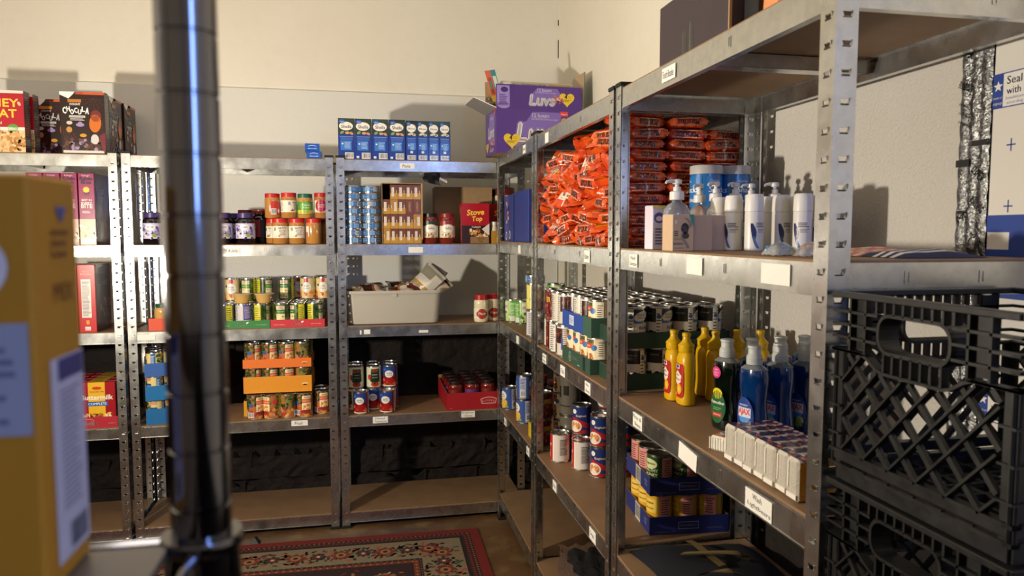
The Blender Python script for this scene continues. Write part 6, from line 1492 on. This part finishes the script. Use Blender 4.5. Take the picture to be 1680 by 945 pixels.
def wire(P,rad=.003): 
    mb=MB(); mb.tube(P,rad,8,'#999','chrome'); return link('wire',mb.mesh('wire'),r)
for zz in (SZ-.002,SZ-.026):
    wire([(-.014,0,zz),(-LX+.014,0,zz)],.0032); wire([(-.014,-LY,zz),(-LX+.014,-LY,zz)],.0032); wire([(0,-.014,zz),(0,-LY+.014,zz)],.0032); wire([(-LX,-.014,zz),(-LX,-LY+.014,zz)],.0032)
wire([(-.03-.02*k,0,SZ-.003 if k%2 else SZ-.025) for k in range(28)],.002); wire([(0,-.03-.02*k,SZ-.003 if k%2 else SZ-.025) for k in range(15)],.002)
for k in range(12): wire([(-.03-.049*k,0,SZ-.0045),(-.03-.049*k,-LY,SZ-.0045)],.0018)
b=MB(); b.box(-LX+.012,-LY+.012,SZ-.0026,-.012,-.008,SZ+.0012,'#6a625c','satin'); o=link('shelf_liner',b.mesh('shelf_liner'),r); o['label']='grey plastic liner on the wire shelf'
def p_y(d):
    W,H=d.W,d.H; d.ell(W*.84,H*.79,.0135,.0125,'#d9d4de',20); d.rect(W*.62,H*.40,W*.985,H*.66,'#9aa0b6'); d.up(); d.text('corn\nbread',W*.85,H*.79,w=.016,c='#4a4458',skew=.2); d.lines(W*.66,H*.42,W*.95,H*.64,8,'#6a708c')
def p_ys(d):
    W,H=d.W,d.H; d.rect(W*.25,H*.05,W*.98,H*.56,'#c3c2da'); d.up(); d.rect(W*.40,H*.50,W*.96,H*.555,'#3a3a78'); d.lines(W*.42,H*.17,W*.86,H*.48,22,'#7a7a98',random.Random(3),.4); d.bar(W*.5,H*.055,W*.92,H*.14,'#c3c2da'); d.text('MIX',W*.62,H*.72,w=W*.42,c='#7d4a1c'); d.lines(W*.4,H*.80,W*.8,H*.88,3,'#7d4a1c'); d.poly([(W*.5,H*.93),(W*.74,H*.93),(W*.62,H*.89)][::-1],'#4a5aa0')
YB2=carton(.13,.044,.156,'#b98220',p_y,p_ys,mat_='paper',name='baking_mix_box')
YB2.put(-.1795,.2885,SZ+.0014,0,'mustard yellow baking mix box close to the camera','box')

# ================================================================ rug and floor bits
RW,RD=2.05,1.35
b=MB(); b.box(-RW,-RD,0,0,0,.0075,'#6d1815','pile',ch=.002)
d=Dec(); q=random.Random(31)
def ring(m0,m1,c,x0=-RW,y0=-RD,x1=0,y1=0):
    d.rect(x0+m0,y1-m1,x1-m0,y1-m0,c); d.rect(x0+m0,y0+m0,x1-m0,y0+m1,c); d.rect(x0+m0,y0+m1,x0+m1,y1-m1,c); d.rect(x1-m1,y0+m1,x1-m0,y1-m1,c)
ring(.045,.085,'#3a1514'); ring(.085,.10,'#1a1012'); ring(.10,.285,'#7a6d57'); ring(.285,.30,'#1d1114'); ring(.30,.325,'#6d2c1a'); ring(.325,.335,'#1d1114'); d.rect(-RW+.335,-RD+.335,-.335,-.335,'#2a1518'); d.up()
def dots(m,st,c,r):
    x=-RW+m
    while x<-m: d.ell(x,-m,r,r*.8,c,6); d.ell(x,-RD+m,r,r*.8,c,6); x+=st
    y=-RD+m
    while y<-m: d.ell(-m,y,r*.8,r,c,6); d.ell(-RW+m,y,r*.8,r,c,6); y+=st
dots(.055,.022,'#a88a6a',.004); dots(.073,.02,'#7d2a22',.006); dots(.3125,.03,'#94774a',.006); dots(.2925,.024,'#7a6a50',.004)
def flower(x,y,s,c1,c2,c3):
    ly=d.ly; d.ly=ly+1
    for k in range(8): a=2*PI*k/8; d.ell(x+s*.7*math.cos(a),y+s*.7*math.sin(a),s*.38,s*.26,c1,7,a)
    d.ly=ly+2; d.ell(x,y,s*.55,s*.55,c2,9); d.ly=ly+3; d.ell(x,y,s*.26,s*.26,c3,7); d.ly=ly
def leafy(x,y,n,R,cols):
    for _ in range(n): d.ell(x+q.uniform(-R,R),y+q.uniform(-R*.7,R*.7),q.uniform(.010,.020),q.uniform(.005,.008),q.choice(cols),7,q.uniform(0,PI))
LC=['#2f3a26','#1f2a20','#6a2a20','#a8402c','#3a4a30','#4a1a18','#8d5a34']
def border(fx,fy,n,ax):
    for k in range(n):
        t=(k+.5)/n; x,y=fx(t),fy(t)
        big=k%2==0
        flower(x,y,.044 if big else .034,'#6d2a20' if big else '#2a2428',('#94693f','#6a2220')[k%2],'#1f1418' if big else '#c9a878')
        leafy(x,y,26,.085,LC)
border(lambda t:-RW+.2+t*(RW-.4),lambda t:-.1925,17,0); border(lambda t:-RW+.2+t*(RW-.4),lambda t:-RD+.1925,17,0); border(lambda t:-.1925,lambda t:-RD+.2+t*(RD-.4),11,1); border(lambda t:-RW+.1925,lambda t:-RD+.2+t*(RD-.4),11,1)
d.ly+=1
for k in range(110):
    x,y=q.uniform(-RW+.38,-.38),q.uniform(-RD+.38,-.38)
    if k%4==0: flower(x,y,q.uniform(.035,.06),q.choice(('#7a1f1e','#8d4a2a','#b8a684','#1d2233')),q.choice(('#c98a4a','#2a1a20','#a8322a')),q.choice(('#d9c8a0','#1a1418')))
    leafy(x,y,5,.05,LC+['#b8a684','#8a7a5a'])
for (x,y) in ((-.52,-.52),(-.95,-.52),(-1.4,-.52)): flower(x,y,.12,'#17181f','#5a1a24','#a89878'); flower(x,y-.02,.05,'#c9bfa0','#2a2a3a','#8a2420')
b.dec(d,lambda u,v,o:(u,v,.0075+o),'pile',base=.0003,step=.00008)
tag(link('persian_rug',b.mesh('persian_rug',0),None,(.535,3.415,.0),-.02),'red patterned Persian rug on the brown floor','rug')
b=MB(); b.add([(-.022,-.02,0),(.022,-.02,0),(.022,.03,0),(-.022,.03,0),(-.004,.0,.035),(.006,.02,.03)],[(3,2,1,0),(0,1,4),(1,2,5,4),(2,3,5),(3,0,4,5)],'#1a1614','plastic')
tag(link('plastic_scrap',b.mesh('plastic_scrap'),None,(-.497,3.45,.0005)),'small black scrap standing on the floor by the rug','scrap')
